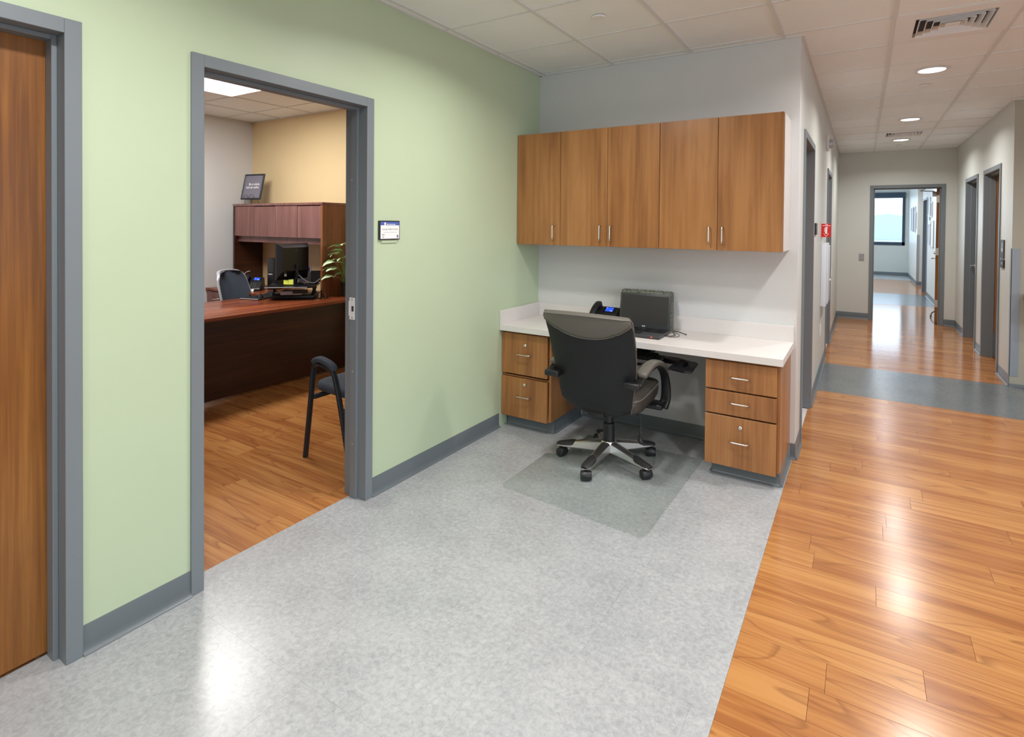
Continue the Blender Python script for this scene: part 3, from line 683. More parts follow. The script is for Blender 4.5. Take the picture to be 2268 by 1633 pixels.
# ================================================================ KEYBOARD TRAY
M['silver2'] = plain('dark silver plastic', (.16, .165, .17), .35)
t = thing('keyboard_tray', 'black articulated keyboard and mouse tray hanging under the counter', 'tray', (1.0, -.45, .66))
b = B(); b.box((.66, -.475, .612), (1.15, -.25, .622), .003, 2); obj('keyboard_platform', b, M['black'], t)
b = B(); b.box((.67, -.49, .608), (1.148, -.476, .630), .004, 2); o = obj('palm_edge', b, M['silver2'], t)
b = B(); b.prism([(1.27, -.60), (1.38, -.635), (1.405, -.63), (1.418, -.605), (1.402, -.39), (1.385, -.365), (1.36, -.36), (1.25, -.30), (1.17, -.30), (1.17, -.38), (1.27, -.42)], 'z', .620, .634, bev=.004); obj('mouse_platform', b, M['blackg'], t)
b = B(); b.box((1.05, -.37, .600), (1.30, -.33, .612), .002, 1); b.box((.93, -.44, .595), (1.07, -.15, .611), .003, 1); b.box((.95, -.26, .62), (1.05, -.03, CB-.001), .004, 1); b.box((.975, -.42, .57), (1.03, -.18, .595), .006, 2); obj('arm_bracket', b, M['black'], t)
b = B(); b.cyl((1.10, -.35, .585), (1.10, -.35, .600), .018); b.tube(catmull([(1.08, -.40, .60), (1.11, -.44, .57), (1.06, -.36, .54), (1.02, -.25, .57)], 6), .003, 8); obj('cable', b, M['rubber'], t)
def keyboard(name, label, x0, x1, y0, y1, z, tilt=0):
    t = thing(name, label, 'keyboard', ((x0+x1)/2, (y0+y1)/2, z))
    b = B(); b.box((x0, y0, z), (x1, y1, z+.016), .004, 2); obj('case', b, M['black'], t)
    b = B(); nx, ny = 18, 5; w = (x1-x0-.02)/nx; h = (y1-y0-.02)/ny
    for i in range(nx):
        for j in range(ny): b.box((x0+.01+i*w+.001, y0+.01+j*h+.001, z+.016), (x0+.01+(i+1)*w-.001, y0+.01+(j+1)*h-.001, z+.021))
    o = obj('keys', b, M['rubber'], t, 0); o['kind'] = 'stuff'
    b = B()
    for i in range(nx):
        for j in range(ny):
            if (i*7+j*3) % 3 == 0: cx, cy = x0+.01+(i+.4)*w, y0+.01+(j+.6)*h; b.box((cx-.002, cy-.002, z+.021), (cx+.002, cy+.002, z+.0213))
    o = obj('key_legends', b, M['ink'], t, 0); o['kind'] = 'stuff'
    return t
keyboard('keyboard', 'black keyboard on the tray under the counter', .70, 1.13, -.455, -.305, .6225)
b = B(); R = []
for k in range(9):
    f = k/8; y = -.545+.11*f; w = .030*math.sin(PI*(.12+.76*f))**.5; h = .034*math.sin(PI*(.08+.8*f))**.7
    R.append([(1.315+.02*f+w*math.cos(a)*1.0, y, .6345+max(0, h*math.sin(a))) for a in [PI*q/10 for q in range(11)]])
b.loft(R); tag(obj('computer_mouse', b, M['blackg']), 'glossy black mouse on the round cornered tray under the counter', 'mouse')

# ================================================================ LAPTOP
t = thing('laptop', 'open dark laptop on the pale counter', 'laptop', (.985, -.335, CT), math.radians(1))
def lp(b): return b
b = B(); b.box((-.183, -.13, .003), (.183, .115, .024), .005, 2); obj('base', b, M['bezel'], t, local=True)
b = B(); b.box((-.178, -.02, .0262), (.178, .10, .0268)); kb = obj('keyboard_deck', b, M['rubber'], t, 0, local=True)
b = B()
for j in range(5):
    for i in range(17):
        if i == 13: continue
        b.box((-.175+i*.0205, -.012+j*.0215, .0268), (-.175+i*.0205+.0175, -.012+j*.0215+.0185, .0295))
o = obj('keys', b, M['black'], kb, 0, local=True); o['kind'] = 'stuff'
b = B(); b.box((-.06, -.115, .0262), (.045, -.045, .0266), .0001, 1); obj('touchpad', b, M['black'], t, 0, local=True)
b = B(); b.box((.125, -.1315, .011), (.135, -.1295, .016)); obj('indicator_light', b, M['redled'], t, 0, local=True)
tilt = Matrix.Translation((0, .112, .022)) @ Matrix.Rotation(math.radians(-9), 4, 'X')
b = B(); b.box((-.183, -.004, 0), (.183, .008, .243), .004, 2, mat=tilt); lid = obj('lid', b, M['bezel'], t, local=True)
b = B(); b.box((-.168, -.0048, .028), (.168, -.0040, .228), mat=tilt); obj('screen', b, M['screen'], lid, 0, local=True)
b = B(); b.cyl(tilt @ Vector((0, -.0042, .236)), tilt @ Vector((0, -.0046, .236)), .0025, n=10); obj('webcam', b, M['blackg'], lid, local=True)
text_mesh('brand_mark', 'acer', .014, M['ink'], lid, tilt @ Matrix.Translation((-.0, -.0043, .016)) @ Matrix.Rotation(PI/2, 4, 'X'), bold=.0004)
b = B(); b.box((1.128, -.30, CT+.003), (1.15, -.24, CT+.011), .002, 1) if 0 else None
b = B(); b.tube(catmull([(1.145, -.29, CT+.012), (1.19, -.31, CT+.004), (1.215, -.26, CT+.004), (1.19, -.20, CT+.004), (1.17, -.155, CT+.004)], 8), .0025, 8)
b.tube(catmull([(1.14, -.32, CT+.008), (1.20, -.335, CT+.003), (1.245, -.28, CT+.003), (1.22, -.20, CT+.003), (1.18, -.16, CT+.003)], 8), .0016, 8)
b.tube(catmull([(1.17, -.16, CT+.012), (1.215, -.17, CT+.012), (1.275, -.205, CT+.006)], 6), [.003]*12+[.005], 8)
tag(obj('power_cable', b, M['rubber'], None, 60), 'thin black cables curling on the counter beside the laptop', 'cable')
# patterned box behind the laptop
t = thing('patterned_box', 'thin leaf patterned box standing upright behind the laptop', 'box', (.968, -.10, CT), math.radians(1))
b = B(); b.box((-.185, -.04, 0), (.182, .035, .272), .006, 2); obj('body', b, M['pattern'], t, local=True)
b = B()
for k in range(6): b.box((-.18+k*.061, -.030, .272), (-.18+k*.061+.045, .025, .2765), .001, 1)
obj('fold', b, M['pattern'], t, local=True)
b = B()
for k in range(5): b.box((.181, -.028, .02+k*.05), (.1842, .022, .02+k*.05+.036), .0008, 1)
obj('fold', b, M['pattern'], t, local=True)

# ================================================================ DESK PHONES
def phone(label, loc, rz, card=False):
    t = thing('desk_phone', label, 'phone', loc, rz, group=None)
    T = Matrix.Rotation(math.radians(38), 4, 'X')
    b = B(); b.prism([(-.10, 0), (.085, 0), (.085, .03), (.062, .135), (.045, .140), (-.095, .030), (-.10, .02)], 'x', -.095, .088, bev=.005); obj('base', b, M['black'], t, local=True)
    sl = math.atan2(.110, .140); S = Matrix.Translation((0, -.095, .031)) @ Matrix.Rotation(sl, 4, 'X')
    b = B(); b.box((-.028, .118, .001), (.070, .172, .004), .001, 1, mat=S); fp = obj('face_plate', b, M['blackg'], t, local=True)
    b = B(); b.box((-.008, .126, .0042), (.050, .165, .0052), mat=S); d = obj('display', b, M['blue'], t, 0, local=True)
    b = B(); b.box((.028, .129, .0053), (.046, .135, .0056), mat=S); b.box((-.005, .156, .0053), (.004, .162, .0056), mat=S); obj('display_text', b, M['ink'], d, 0, local=True)['kind'] = 'stuff'
    b = B()
    for i in range(3):
        for j in range(4): b.box((-.022+i*.022, .012+j*.020, .001), (-.022+i*.022+.015, .012+j*.020+.012, .005), .001, 1, mat=S)
    for j in range(4): b.box((.056, .012+j*.020, .001), (.078, .012+j*.020+.010, .004), .001, 1, mat=S)
    for i in range(5): b.box((-.024+i*.021, .100, .001), (-.024+i*.021+.014, .108, .004), .001, 1, mat=S)
    o = obj('keypad', b, M['rubber'], t, local=True)
    b = B()
    for i in range(3):
        for j in range(4): b.box((-.018+i*.022, .0165+j*.020, .0051), (-.013+i*.022, .0195+j*.020, .0054), mat=S)
    obj('key_legends', b, M['ink'], o, 0, local=True)
    b = B(); b.tube([S @ Vector(p) for p in catmull([(-.068, -.015, .030), (-.068, .004, .036), (-.068, .035, .048), (-.068, .10, .052), (-.068, .155, .042), (-.068, .18, .030)], 6)], .02, 16, flat=(.023, .013, 3)); 
    for yy in (.005, .165): b.tube([S @ Vector((-.068, yy, .004)), S @ Vector((-.068, yy, .022)), S @ Vector((-.068, yy, .036))], .02, 16, flat=(.024, .022, 3))
    obj('handset', b, M['black'], t, 50, local=True)
    if card:
        b = B(); b.box((-.035, -.045, -.004), (.03, .004, -.003), mat=S); obj('card', b, M['paper'], t, 0, local=True)
    return t
phone('black desk phone with a blue display on the pale counter beside the laptop', (.688, -.20, CT), math.radians(-2))

# ================================================================ CHAIR MAT
b = B(); b.prism([(.55, -.80), (.63, -.76), (.63, -.36), (1.43, -.34), (1.412, -1.40), (1.392, -1.43), (1.37, -1.435), (.55, -1.36), (.53, -1.335), (.53, -.82)], 'z', 0.0002, .0028, bev=.001)
tag(obj('chair_mat', b, M['mat'], None, 30), 'clear vinyl floor mat lying under the black office chair', 'mat')

# ================================================================ EXECUTIVE CHAIR
cx, cy = .925, -.70
t = thing('office_chair', 'black leather high back swivel chair at the alcove desk', 'chair', (cx, cy, 0))
zb = .003
CAS = [195, 267, 339, 51, 123]
def arm_dir(a): return Vector((math.cos(math.radians(a)), math.sin(math.radians(a)), 0))
b = B(); b.lathe((0, 0, 0), [(.0001, .075), (.040, .075), (.052, .085), (.055, .125), (.045, .140), (.0001, .142)], 32); hub = obj('base_hub', b, M['chrome'], t, local=True)
for k, a in enumerate(CAS):
    d = arm_dir(a); s = Vector((-d.y, d.x, 0))
    def ring(r, w, zt, zb_): return [d*r+s*w*.8+Vector((0, 0, zb_)), d*r+s*w+Vector((0, 0, zb_+.006)), d*r+s*w*.95+Vector((0, 0, zt-.010)), d*r+s*w*.45+Vector((0, 0, zt)), d*r-s*w*.45+Vector((0, 0, zt)), d*r-s*w*.95+Vector((0, 0, zt-.010)), d*r-s*w+Vector((0, 0, zb_+.006)), d*r-s*w*.8+Vector((0, 0, zb_))]
    b = B(); b.loft([ring(r, w, zt, zl) for r, w, zt, zl in ((.03, .032, .140, .070), (.08, .030, .133, .070), (.15, .028, .121, .069), (.22, .0275, .108, .067), (.28, .027, .096, .065), (.318, .026, .088, .065), (.334, .017, .081, .067))]); arm = obj('base_arm', b, M['chrome'], t, 40, local=True)
    b = B(); b.loft([ring(r, w, zt, zl) for r, w, zt, zl in ((.212, .010, .113, .102), (.222, .026, .113, .086), (.24, .0295, .1095, .079), (.28, .0295, .1005, .075), (.316, .0285, .0925, .074), (.336, .019, .085, .074))]); pd = obj('foot_pad', b, M['rubber'], arm, 40, local=True)
    c = d*.312; ca = math.radians(a+[60, -55, 70, 150, 40][k]); ax = Vector((math.cos(ca), math.sin(ca), 0)); fw = Vector((-ax.y, ax.x, 0)); wc = c+fw*.012+Vector((0, 0, zb+.027))
    b = B(); b.cyl(c+Vector((0, 0, .045)), c+Vector((0, 0, .068)), .011, n=16)
    # hood over the twin wheels
    Rg = []
    for q in (-.030, -.027, .027, .030):
        rr = .026 if abs(q) > .028 else .0285
        Rg.append([wc+ax*q+fw*rr*math.cos(u)+Vector((0, 0, rr*math.sin(u))) for u in [math.radians(-35+250*i/14) for i in range(15)]]+[wc+ax*q+fw*rr*.5*math.cos(u)+Vector((0, 0, rr*.5*math.sin(u))) for u in [math.radians(215-250*i/6) for i in range(7)]])
    b.loft(Rg); cs = obj('caster', b, M['black'], t, 40, local=True)
    for sg in (-1, 1):
        b = B(); b.cyl(wc+ax*sg*.010, wc+ax*sg*.031, .0272, .0262, 24); b.cyl(wc+ax*sg*.031, wc+ax*sg*.033, .020, .017, 24); obj('wheel', b, M['rubber'], cs, 40, local=True)
b = B(); b.lathe((0, 0, 0), [(.0001, .055), (.024, .055), (.026, .075), (.026, .14), (.0365, .141), (.035, .252), (.030, .256), (.027, .257), (.0265, .36), (.0001, .36)], 32); obj('gas_lift', b, M['black'], t, 30, local=True)
b = B(); b.box((-.12, -.16, .345), (.12, .13, .385), .012, 2); b.box((-.055, -.22, .350), (.055, -.10, .380), .01, 2); obj('tilt_mechanism', b, M['black'], t, 30, local=True)
b = B(); b.tube(catmull([(.10, -.06, .36), (.19, -.05, .355), (.222, -.05, .345), (.226, -.052, .30), (.228, -.053, .255)], 5), .004, 8); b.tube(catmull([(.228, -.053, .26), (.230, -.054, .235), (.222, -.052, .215), (.232, -.055, .195), (.226, -.055, .18)], 5), [.006, .008, .010, .011, .010, .009, .010, .011, .013, .014, .013, .012, .012, .012, .012, .013, .014, .013, .010, .007, .004], 12); obj('height_lever', b, M['rubber'], t, 60, local=True)
# back shell: rows (z, y of the middle, half width, forward sweep of the sides, thickness)
ROWS = [(.338, -.06, .150, .00, .030), (.346, -.13, .182, .01, .036), (.362, -.19, .203, .02, .042), (.392, -.232, .216, .03, .047), (.44, -.258, .225, .038, .050), (.50, -.275, .235, .045, .054), (.56, -.288, .246, .05, .056), (.62, -.300, .256, .052, .058), (.68, -.312, .263, .05, .058), (.74, -.325, .268, .046, .058), (.80, -.340, .271, .042, .058), (.86, -.356, .273, .036, .058), (.91, -.374, .274, .032, .060), (.95, -.390, .274, .030, .060), (.978, -.404, .273, .029, .060), (.992, -.410, .271, .028, .038), (.998, -.408, .266, .027, .012)]
def shell_pt(row, u, front):
    z, y, hw, sw, th = row
    s_ = abs(u); x = u*hw
    yy = y+sw*s_**2.2
    e = (1-s_**8)**.5 if s_ < 1 else 0
    return Vector((x, yy+(th*(.35+.65*e) if front else -.006*e), z+(-.008*s_**2 if z > .9 else 0)+(.03*s_**3 if z < .42 else 0)))
US = [-1+2*i/24 for i in range(25)]
def shell(rows, f=True):
    return [[shell_pt(r, u, False) for u in US]+[shell_pt(r, u, True) for u in reversed(US)] for r in rows]
b = B(); b.loft(shell(ROWS)); back = obj('backrest', b, M['shell'], t, 60, local=True)
# lighter rolled head band, its lower seam sags in the middle
b = B(); Rg = []
for i, u in enumerate([-1+2*k/36 for k in range(37)]):
    zlow = .852+.105*abs(u)**2.4; ring = []
    def at(z, front, push):
        for r0, r1 in zip(ROWS, ROWS[1:]):
            if r0[0] <= z <= r1[0]:
                f = (z-r0[0])/(r1[0]-r0[0]); row = tuple(a_+(b_-a_)*f for a_, b_ in zip(r0, r1)); break
        else: row = ROWS[-1]
        p = shell_pt(row, u, front); p.y += push*(1 if front else -1); return p
    n = 9
    for k in range(n+1):
        z = zlow+(.992-zlow)*k/n; ring.append(at(z, False, .012*math.sin(PI*min(1, k/n*1.15+.03))**.6 if k < n else .006))
    top = at(.997, False, 0); top.z += .011; top.y += .012; ring.append(top)
    top = at(.997, True, 0); top.z += .011; top.y -= .002; ring.append(top)
    ring.append(at(.975, True, .012)); ring.append(at(.93, True, .008)); ring.append(at(.90, True, -.01))
    for p in ring: p.x *= 1.012
    Rg.append(ring)
b.loft(Rg); o = obj('head_band', b, M['leather'], back, 60, local=True); o['label'] = 'lighter grey brown leather head band'
b = B(); b.tube([shell_pt(r, .985, True)+Vector((.004, -.012, 0)) for r in ROWS[2:-2]], .0045, 8); b.tube([shell_pt(r, -.985, True)+Vector((-.004, -.012, 0)) for r in ROWS[2:-2]], .0045, 8)
b.tube([Rg[i][0]+Vector((0, -.004, 0)) for i in range(37)], .0035, 8); obj('piping', b, M['leather'], back, 60, local=True)
# front cushion of the back
b = B(); Rg = []
for r in ROWS[3:-2]:
    z, y, hw, sw, th = r; Rg.append([shell_pt(r, u*.93, True)+Vector((0, -.004, 0)) for u in US]+[shell_pt(r, u*.93, True)+Vector((0, .022*(1-abs(u)**3)*(1+.35*math.sin(z*42)), 0)) for u in reversed(US)])
b.loft(Rg); obj('back_cushion', b, M['seatl'], t, 60, local=True)
# seat cushion
def sup(u, n_=4.): 
    c_, s_ = math.cos(u), math.sin(u); return math.copysign(abs(c_)**(2/n_), c_), math.copysign(abs(s_)**(2/n_), s_)
b = B(); Rg = []
for z, k, kk in ((.383, .80, 0), (.388, .93, 0), (.405, .985, 0), (.43, 1., 0), (.455, .995, 0), (.468, .97, 0), (.474, .93, .2), (.484, .75, 1), (.490, .4, 1.2), (.491, .02, 1.2)):
    ring = []
    for i in range(48):
        a_, c_ = sup(2*PI*i/48, 5); x, y = a_*.252*k, .068+c_*.252*k
        ring.append((x, y, z+(.012 if y > .1 else 0)*0+.045*((y+.245)/.55)*1.0*(1 if z > .4 else .6)-.018+(.006*math.sin(x*60)*math.sin(y*34) if kk else 0)))
    Rg.append(ring)
b.loft(Rg); seat = obj('seat', b, M['seatl'], t, 60, local=True)
b = B(); ring = []
for i in range(49):
    a_, c_ = sup(2*PI*i/48, 5); x, y = a_*.2535*.985, .068+c_*.254*.985; ring.append((x, y, .466+.045*((y+.245)/.55)-.018))
b.tube(ring, .004, 8); obj('piping', b, M['leather'], seat, 60, local=True)
# loop arms
for sg in (1, -1):
    X = sg*.284
    pts = catmull([(X-sg*.04, -.292, .600), (X-.0*sg, -.285, .602), (X, -.245, .612), (X, -.17, .636), (X, -.07, .652), (X, .04, .648), (X, .14, .618), (X, .225, .555), (X, .268, .47), (X, .265, .385), (X-sg*.01, .235, .335)], 7)
    b = B(); b.tube(pts, .02, 20, flat=(.023, .011, 3.5), up=(1, 0, 0)) if 0 else None
    rings = []
    m = len(pts)
    for i, p in enumerate(pts):
        dd = (pts[min(i+1, m-1)]-pts[max(i-1, 0)]).normalized(); xx = Vector((1, 0, 0)); nn = xx.cross(dd).normalized(); xx = dd.cross(nn).normalized()
        f = i/(m-1); w = .024+.010*max(0, (f-.6)/.4); h = .011+.008*max(0, (f-.55)/.45)
        ring = []
        for q in range(20):
            a_, c_ = sup(2*PI*(q+.5)/20, 3.6); ring.append(p+xx*a_*w+nn*c_*h)
        rings.append(ring)
    b = B(); b.loft(rings); b.box((X-sg*.075, -.315, .580), (X+sg*.020, -.262, .617), .008, 2)
    b.box((X-sg*.10, .14, .340), (X+sg*.010, .26, .372), .008, 2)
    am = obj('armrest', b, M['blackg'] if 0 else M['black'], t, 50, local=True)
    b = B(); pp = catmull([(X, -.225, .638), (X, -.20, .648), (X, -.13, .664), (X, -.05, .674), (X, .04, .668), (X, .125, .642), (X, .19, .605), (X, .238, .555)], 6); rings = []; m = len(pp)
    for i, p in enumerate(pp):
        dd = (pp[min(i+1, m-1)]-pp[max(i-1, 0)]).normalized(); xx = Vector((1, 0, 0)); nn = xx.cross(dd).normalized()
        f = i/(m-1); e = min(1, (math.sin(PI*min(max(f, .0), 1))*3.0)+.12); e = min(1, e); w = .034*e**.7; h = .019*e**.6
        ring = []
        for q in range(20):
            a_, c_ = sup(2*PI*(q+.5)/20, 2.8); ring.append(p+xx*a_*w+nn*c_*h)
        rings.append(ring)
    b.loft(rings); obj('arm_pad', b, M['leather'], am, 60, local=True)

# ================================================================ WALL ITEMS, GREEN WALL
t = thing('room_sign', 'small framed room sign with a blue header on the green wall', 'sign', (0, -1.735, 1.476))
sy0, sy1, sz0, sz1 = -1.816, -1.656, 1.422, 1.530
b = B(); b.box((0, sy0, sz0), (.012, sy1, sz1), .0015, 1); fr = obj('frame', b, M['black'], t)
b = B(); b.box((.012, sy0+.008, sz0+.006), (.0128, sy1-.006, sz1-.006)); pf = obj('insert', b, M['ink'], t, 0)
b = B(); b.box((.0128, sy0+.008, sz1-.026), (.0132, sy1-.006, sz1-.006)); obj('header', b, M['bluep'], pf, 0)
RM = Matrix(((0, 0, 1, 0), (1, 0, 0, 0), (0, 1, 0, 0), (0, 0, 0, 1)))
def on_green(name, s, size, y, z, mat, x=.0131): return text_mesh(name, s, size, mat, pf, Matrix.Translation((x, y+1.735, z-1.476)) @ RM, ext=.0002, bold=.0002)
on_green('lettering', 'George Halford Study', .0138, -1.735, 1.482, M['greyprint'])
b = B(); yc = -1.779
b.box((.0132, yc-.001, sz1-.0265), (.0135, yc+.010, sz1-.010)); b.prism([(yc-.004, sz1-.017), (yc+.0045, sz1-.009), (yc+.013, sz1-.017)], 'x', .0132, .0136)
for k in range(12): b.box((.0132, -1.763+k*.006, sz1-.0235), (.0135, -1.763+k*.006+.0035, sz1-.017-(k % 2)*.0015))
obj('lettering', b, M['ink'], pf, 0)
b = B()
for k in range(16): b.box((.0129, -1.785+k*.0065, 1.463), (.0131, -1.785+k*.0065+.0045, 1.4655))
obj('lettering', b, M['greyprint'], pf, 0)
b = B(); b.box((.0129, -1.7905, 1.436), (.0132, -1.7865, 1.449)); b.box((.0129, -1.797, 1.434), (.0132, -1.780, 1.4365))
b.loft([[(x, -1.7885+.011*math.cos(a)*r, 1.447+.009*math.sin(a)*r) for a, r in [(PI*q/8, 1) for q in range(9)]+[(PI*q/8, .6) for q in range(8, -1, -1)]] for x in (.0129, .0132)])
obj('emblem', b, M['greyprint'], pf, 0)
b = B(); b.loft([[(x, -1.675+.0075*math.cos(2*PI*q/24), 1.441+.0095*math.sin(2*PI*q/24)) for q in range(24)] for x in (.0129, .0132)]); em = obj('emblem', b, M['purple'], pf, 30)
b = B(); b.box((0, -1.795, 1.405), (.006, -1.672, sz0-.0005)); o = obj('mounting_strip', b, M['green'], t, 0)
t = thing('cover_plate', 'small green painted cover plate on the green wall below the wall cabinets', 'cover plate', (0, -.42, 1.2))
b = B(); b.box((0, -.452, 1.19), (.004, -.428, 1.30), .001, 1); obj('plate', b, M['green'], t)

# ================================================================ HALLWAY LEFT WALL ITEMS
t = thing('room_sign', 'narrow dark room sign beside the first hallway door', 'sign', (WX, 1.55, 1.5))
b = B(); b.box((WX, 1.45, 1.445), (WX+.012, 1.62, 1.548), .001, 1); obj('plate', b, M['black'], t); b = B(); b.box((WX+.012, 1.47, 1.46), (WX+.013, 1.60, 1.50)); obj('insert', b, M['bezel'], t, 0)
t = thing('strobe_light', 'white fire alarm strobe high on the hallway wall', 'alarm', (WX, 3.1, 2.46))
b = B(); b.box((WX, 2.97, 2.36), (WX+.03, 3.12, 2.53), .005, 2); obj('housing', b, M['whitep'], t)
b = B(); b.lathe((WX+.03, 3.02, 2.43), [(.05, 0), (.05, .02), (.035, .042), (.0001, .046)], 24, 'x'); obj('lens', b, M['silver'], t)
t = thing('extinguisher_cabinet', 'narrow white wall cabinet below the red fire sign', 'cabinet', (WX, 2.6, .69))
b = B(); b.prism([(2.42, .705), (2.42, 1.345), (2.90, 1.345), (2.90, .69)], 'x', WX, WX+.05, bev=.006); obj('box', b, M['cabw'], t)
b = B(); b.box((WX+.05, 2.45, .73), (WX+.062, 2.87, 1.32), .004, 2); d = obj('door', b, M['cabw'], t)
b = B(); b.cyl((WX+.062, 2.80, .95), (WX+.075, 2.80, .95), .012); obj('latch', b, M['whitep'], d)
# projecting red sign
t = thing('fire_extinguisher_sign', 'red fire extinguisher sign projecting from the hallway wall', 'sign', (WX, 2.4, 1.41))
b = B(); b.box((WX+.006, 2.398, 1.412), (WX+.084, 2.402, 1.548), .0005, 1); b.box((WX, 2.398, 1.412), (WX+.006, 2.45, 1.548)); pn = obj('panel', b, M['red'], t, 0)
def on_red(s, size, x, z): return text_mesh('lettering', s, size, M['ink'], pn, Matrix.Translation((x-WX, -.0022, z-1.41)) @ Matrix.Rotation(PI/2, 4, 'X'), ext=.0002, bold=.0004)
on_red('FIRE', .013, WX+.045, 1.538); on_red('EXTINGUISHER', .0098, WX+.045, 1.5275)
b = B(); xc = WX+.043
b.prism([(xc-.009, 1.446), (xc+.009, 1.446), (xc+.009, 1.497), (xc+.005, 1.506), (xc-.005, 1.506), (xc-.009, 1.497)], 'y', 2.3972, 2.3978)
b.prism([(xc-.004, 1.508), (xc+.004, 1.508), (xc+.018, 1.502), (xc+.019, 1.505), (xc+.004, 1.517), (xc-.005, 1.516)], 'y', 2.3972, 2.3978)
b.prism([(xc-.005, 1.512), (xc-.015, 1.505), (xc-.018, 1.465), (xc-.014, 1.465), (xc-.012, 1.502), (xc-.005, 1.508)], 'y', 2.3972, 2.3978)
b.prism([(xc-.025, 1.451), (xc, 1.417), (xc+.025, 1.451), (xc+.021, 1.451), (xc, 1.4225), (xc-.021, 1.451)], 'y', 2.3972, 2.3978)
obj('pictogram', b, M['ink'], pn, 0)
def plate(name, label, cat, mp, u, z, w=.075, h=.118, rocker=True, mat='whitep', group=None):
    p = mp(u, 0, z); t = thing(name, label, cat, p, group=group)
    b = B(); b.box(mp(u-w/2, -.006, z-h/2), mp(u+w/2, 0, z+h/2), .002, 1); obj('plate', b, M[mat], t)
    b = B(); b.box(mp(u-.017, -.010, z-.034), mp(u+.017, -.006, z+.034), .0015, 1); obj('rocker' if rocker else 'socket', b, M[mat], t)
M['greyp'] = plain('grey plastic plate', (.33, .33, .35), .4)
plate('light_switch', 'grey light switch on the far wall beside the open doorway', 'switch', mF, 2.272, 1.018, mat='greyp')
plate('wall_outlet', 'pale outlet low on the hallway wall below the white cabinet', 'outlet', mHL, 2.45, .46, rocker=False)
plate('light_switch', 'pale switch plate on the hallway wall past the second door', 'switch', mHL, 4.62, .90)
# restroom style sign on the right wall
t = thing('room_sign', 'tall dark sign with white lettering beside the first door of the opposite hallway wall', 'sign', (RX, 3.42, 1.2))
b = B(); b.box((RX-.010, 3.345, 1.21), (RX, 3.50, 1.40), .002, 1); pl = obj('plate', b, M['bezel'], t)
b = B(); b.box((RX-.012, 3.33, 1.115), (RX, 3.48, 1.20), .002, 1); obj('plate', b, M['black'], t)
b = B(); b.box((RX-.0106, 3.41, 1.27), (RX-.010, 3.43, 1.37)); b.box((RX-.0106, 3.385, 1.285), (RX-.010, 3.455, 1.315)); obj('pictogram', b, M['ink'], pl, 0); b = B(); b.box((RX-.0126, 3.39, 1.15), (RX-.0122, 3.42, 1.17)); obj('lettering', b, M['ink'], pl, 0)
# drinking fountain edge
t = thing('drinking_fountain', 'steel drinking fountain on the olive wall at the edge of the photo', 'fountain', (3.72, 3.02, .8))
b = B(); b.box((3.575, 2.74, .83), (3.93, 3.026, .90), .02, 3); b.box((3.60, 2.80, .62), (3.90, 3.026, .83), .02, 3); obj('basin', b, M['steel'], t, 40)
b = B(); b.tube([(3.66, 2.80, .90), (3.66, 2.80, .945), (3.68, 2.82, .955)], .008); obj('spout', b, M['chrome'], t); b = B(); b.cyl((3.64, 2.735, .865), (3.70, 2.735, .865), .012); obj('push_bar', b, M['chrome'], t)
# pictures beyond the far door
def picture(label, y0, y1, z0, z1, mat='paper', fm='silver', d=.02):
    t = thing('picture_frame', label, 'picture', (RX, (y0+y1)/2, (z0+z1)/2), group='framed pictures beyond the far doorway')
    b = B(); w = .022
    for lo, hi in (((y0, z0), (y1, z0+w)), ((y0, z1-w), (y1, z1)), ((y0, z0+w), (y0+w, z1-w)), ((y1-w, z0+w), (y1, z1-w))): b.box((RX-d, lo[0], lo[1]), (RX, hi[0], hi[1]))
    obj('frame', b, M[fm], t, 0); b = B(); b.box((RX-.008, y0+w, z0+w), (RX-.004, y1-w, z1-w)); obj('print', b, M[mat], t, 0)
picture('tall pale picture nearest the corridor window', 15.1, 15.75, 1.40, 2.09, d=.03); picture('dark framed picture between the window and the crossing', 14.45, 14.95, 1.38, 2.09, 'greyp'); picture('smaller picture hung last before the crossing', 14.15, 14.4, 1.47, 1.93, 'greyp')
picture('large pale picture high behind the open door', 10.62, 11.02, 1.78, 2.17); picture('picture high beside the open door, nearer the viewer', 10.2, 10.5, 1.74, 2.05, 'greyp'); picture('small dark picture low behind the open door', 10.6, 10.75, 1.66, 1.76, 'dark'); picture('tall narrow picture low behind the open door', 10.55, 10.9, 1.16, 1.60); picture('tall picture half hidden by the open door', 9.9, 10.4, 1.10, 1.66)

# ================================================================ OFFICE FURNITURE
DT = .752
t = thing('executive_desk', 'dark mahogany desk with a wide overhanging top and full front panel', 'desk', (-2.5, -1.4, 0))
b = B(); fr_ = [(-2.055, .06)]+[(-2.055-.03+.03*math.cos(q), .06-2.5*i/12) for i, q in enumerate([0]*13)]
front = [(-2.045-.0-.035*((i/14)-.35)**2*4*.5, .06-2.66*i/14) for i in range(15)]
b.prism([(-2.96, .06)]+front+[(-2.96, -2.6)], 'z', DT-.028, DT, bev=.003); obj('desk_top', b, M['desk'], t, 30)
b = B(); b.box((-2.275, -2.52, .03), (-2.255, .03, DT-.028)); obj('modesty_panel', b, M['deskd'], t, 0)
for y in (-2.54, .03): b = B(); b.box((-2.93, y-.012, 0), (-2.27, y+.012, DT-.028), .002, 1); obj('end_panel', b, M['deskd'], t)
t = thing('credenza', 'mahogany credenza along the yellow wall with a drawer pedestal', 'cabinet', (-3.5, -.2, 0))
b = B(); b.box((-4.125, -.505, DT-.028), (-2.965, .075, DT), .003, 1); obj('credenza_top', b, M['desk'], t)
b = B(); b.box((-4.12, -.49, 0), (-4.10, .07, DT-.028)); b.box((-3.74, -.49, 0), (-3.72, .07, DT-.028)); b.box((-4.10, .05, .02), (-2.97, .07, DT-.028)); obj('carcass', b, M['hutch'], t, 0)
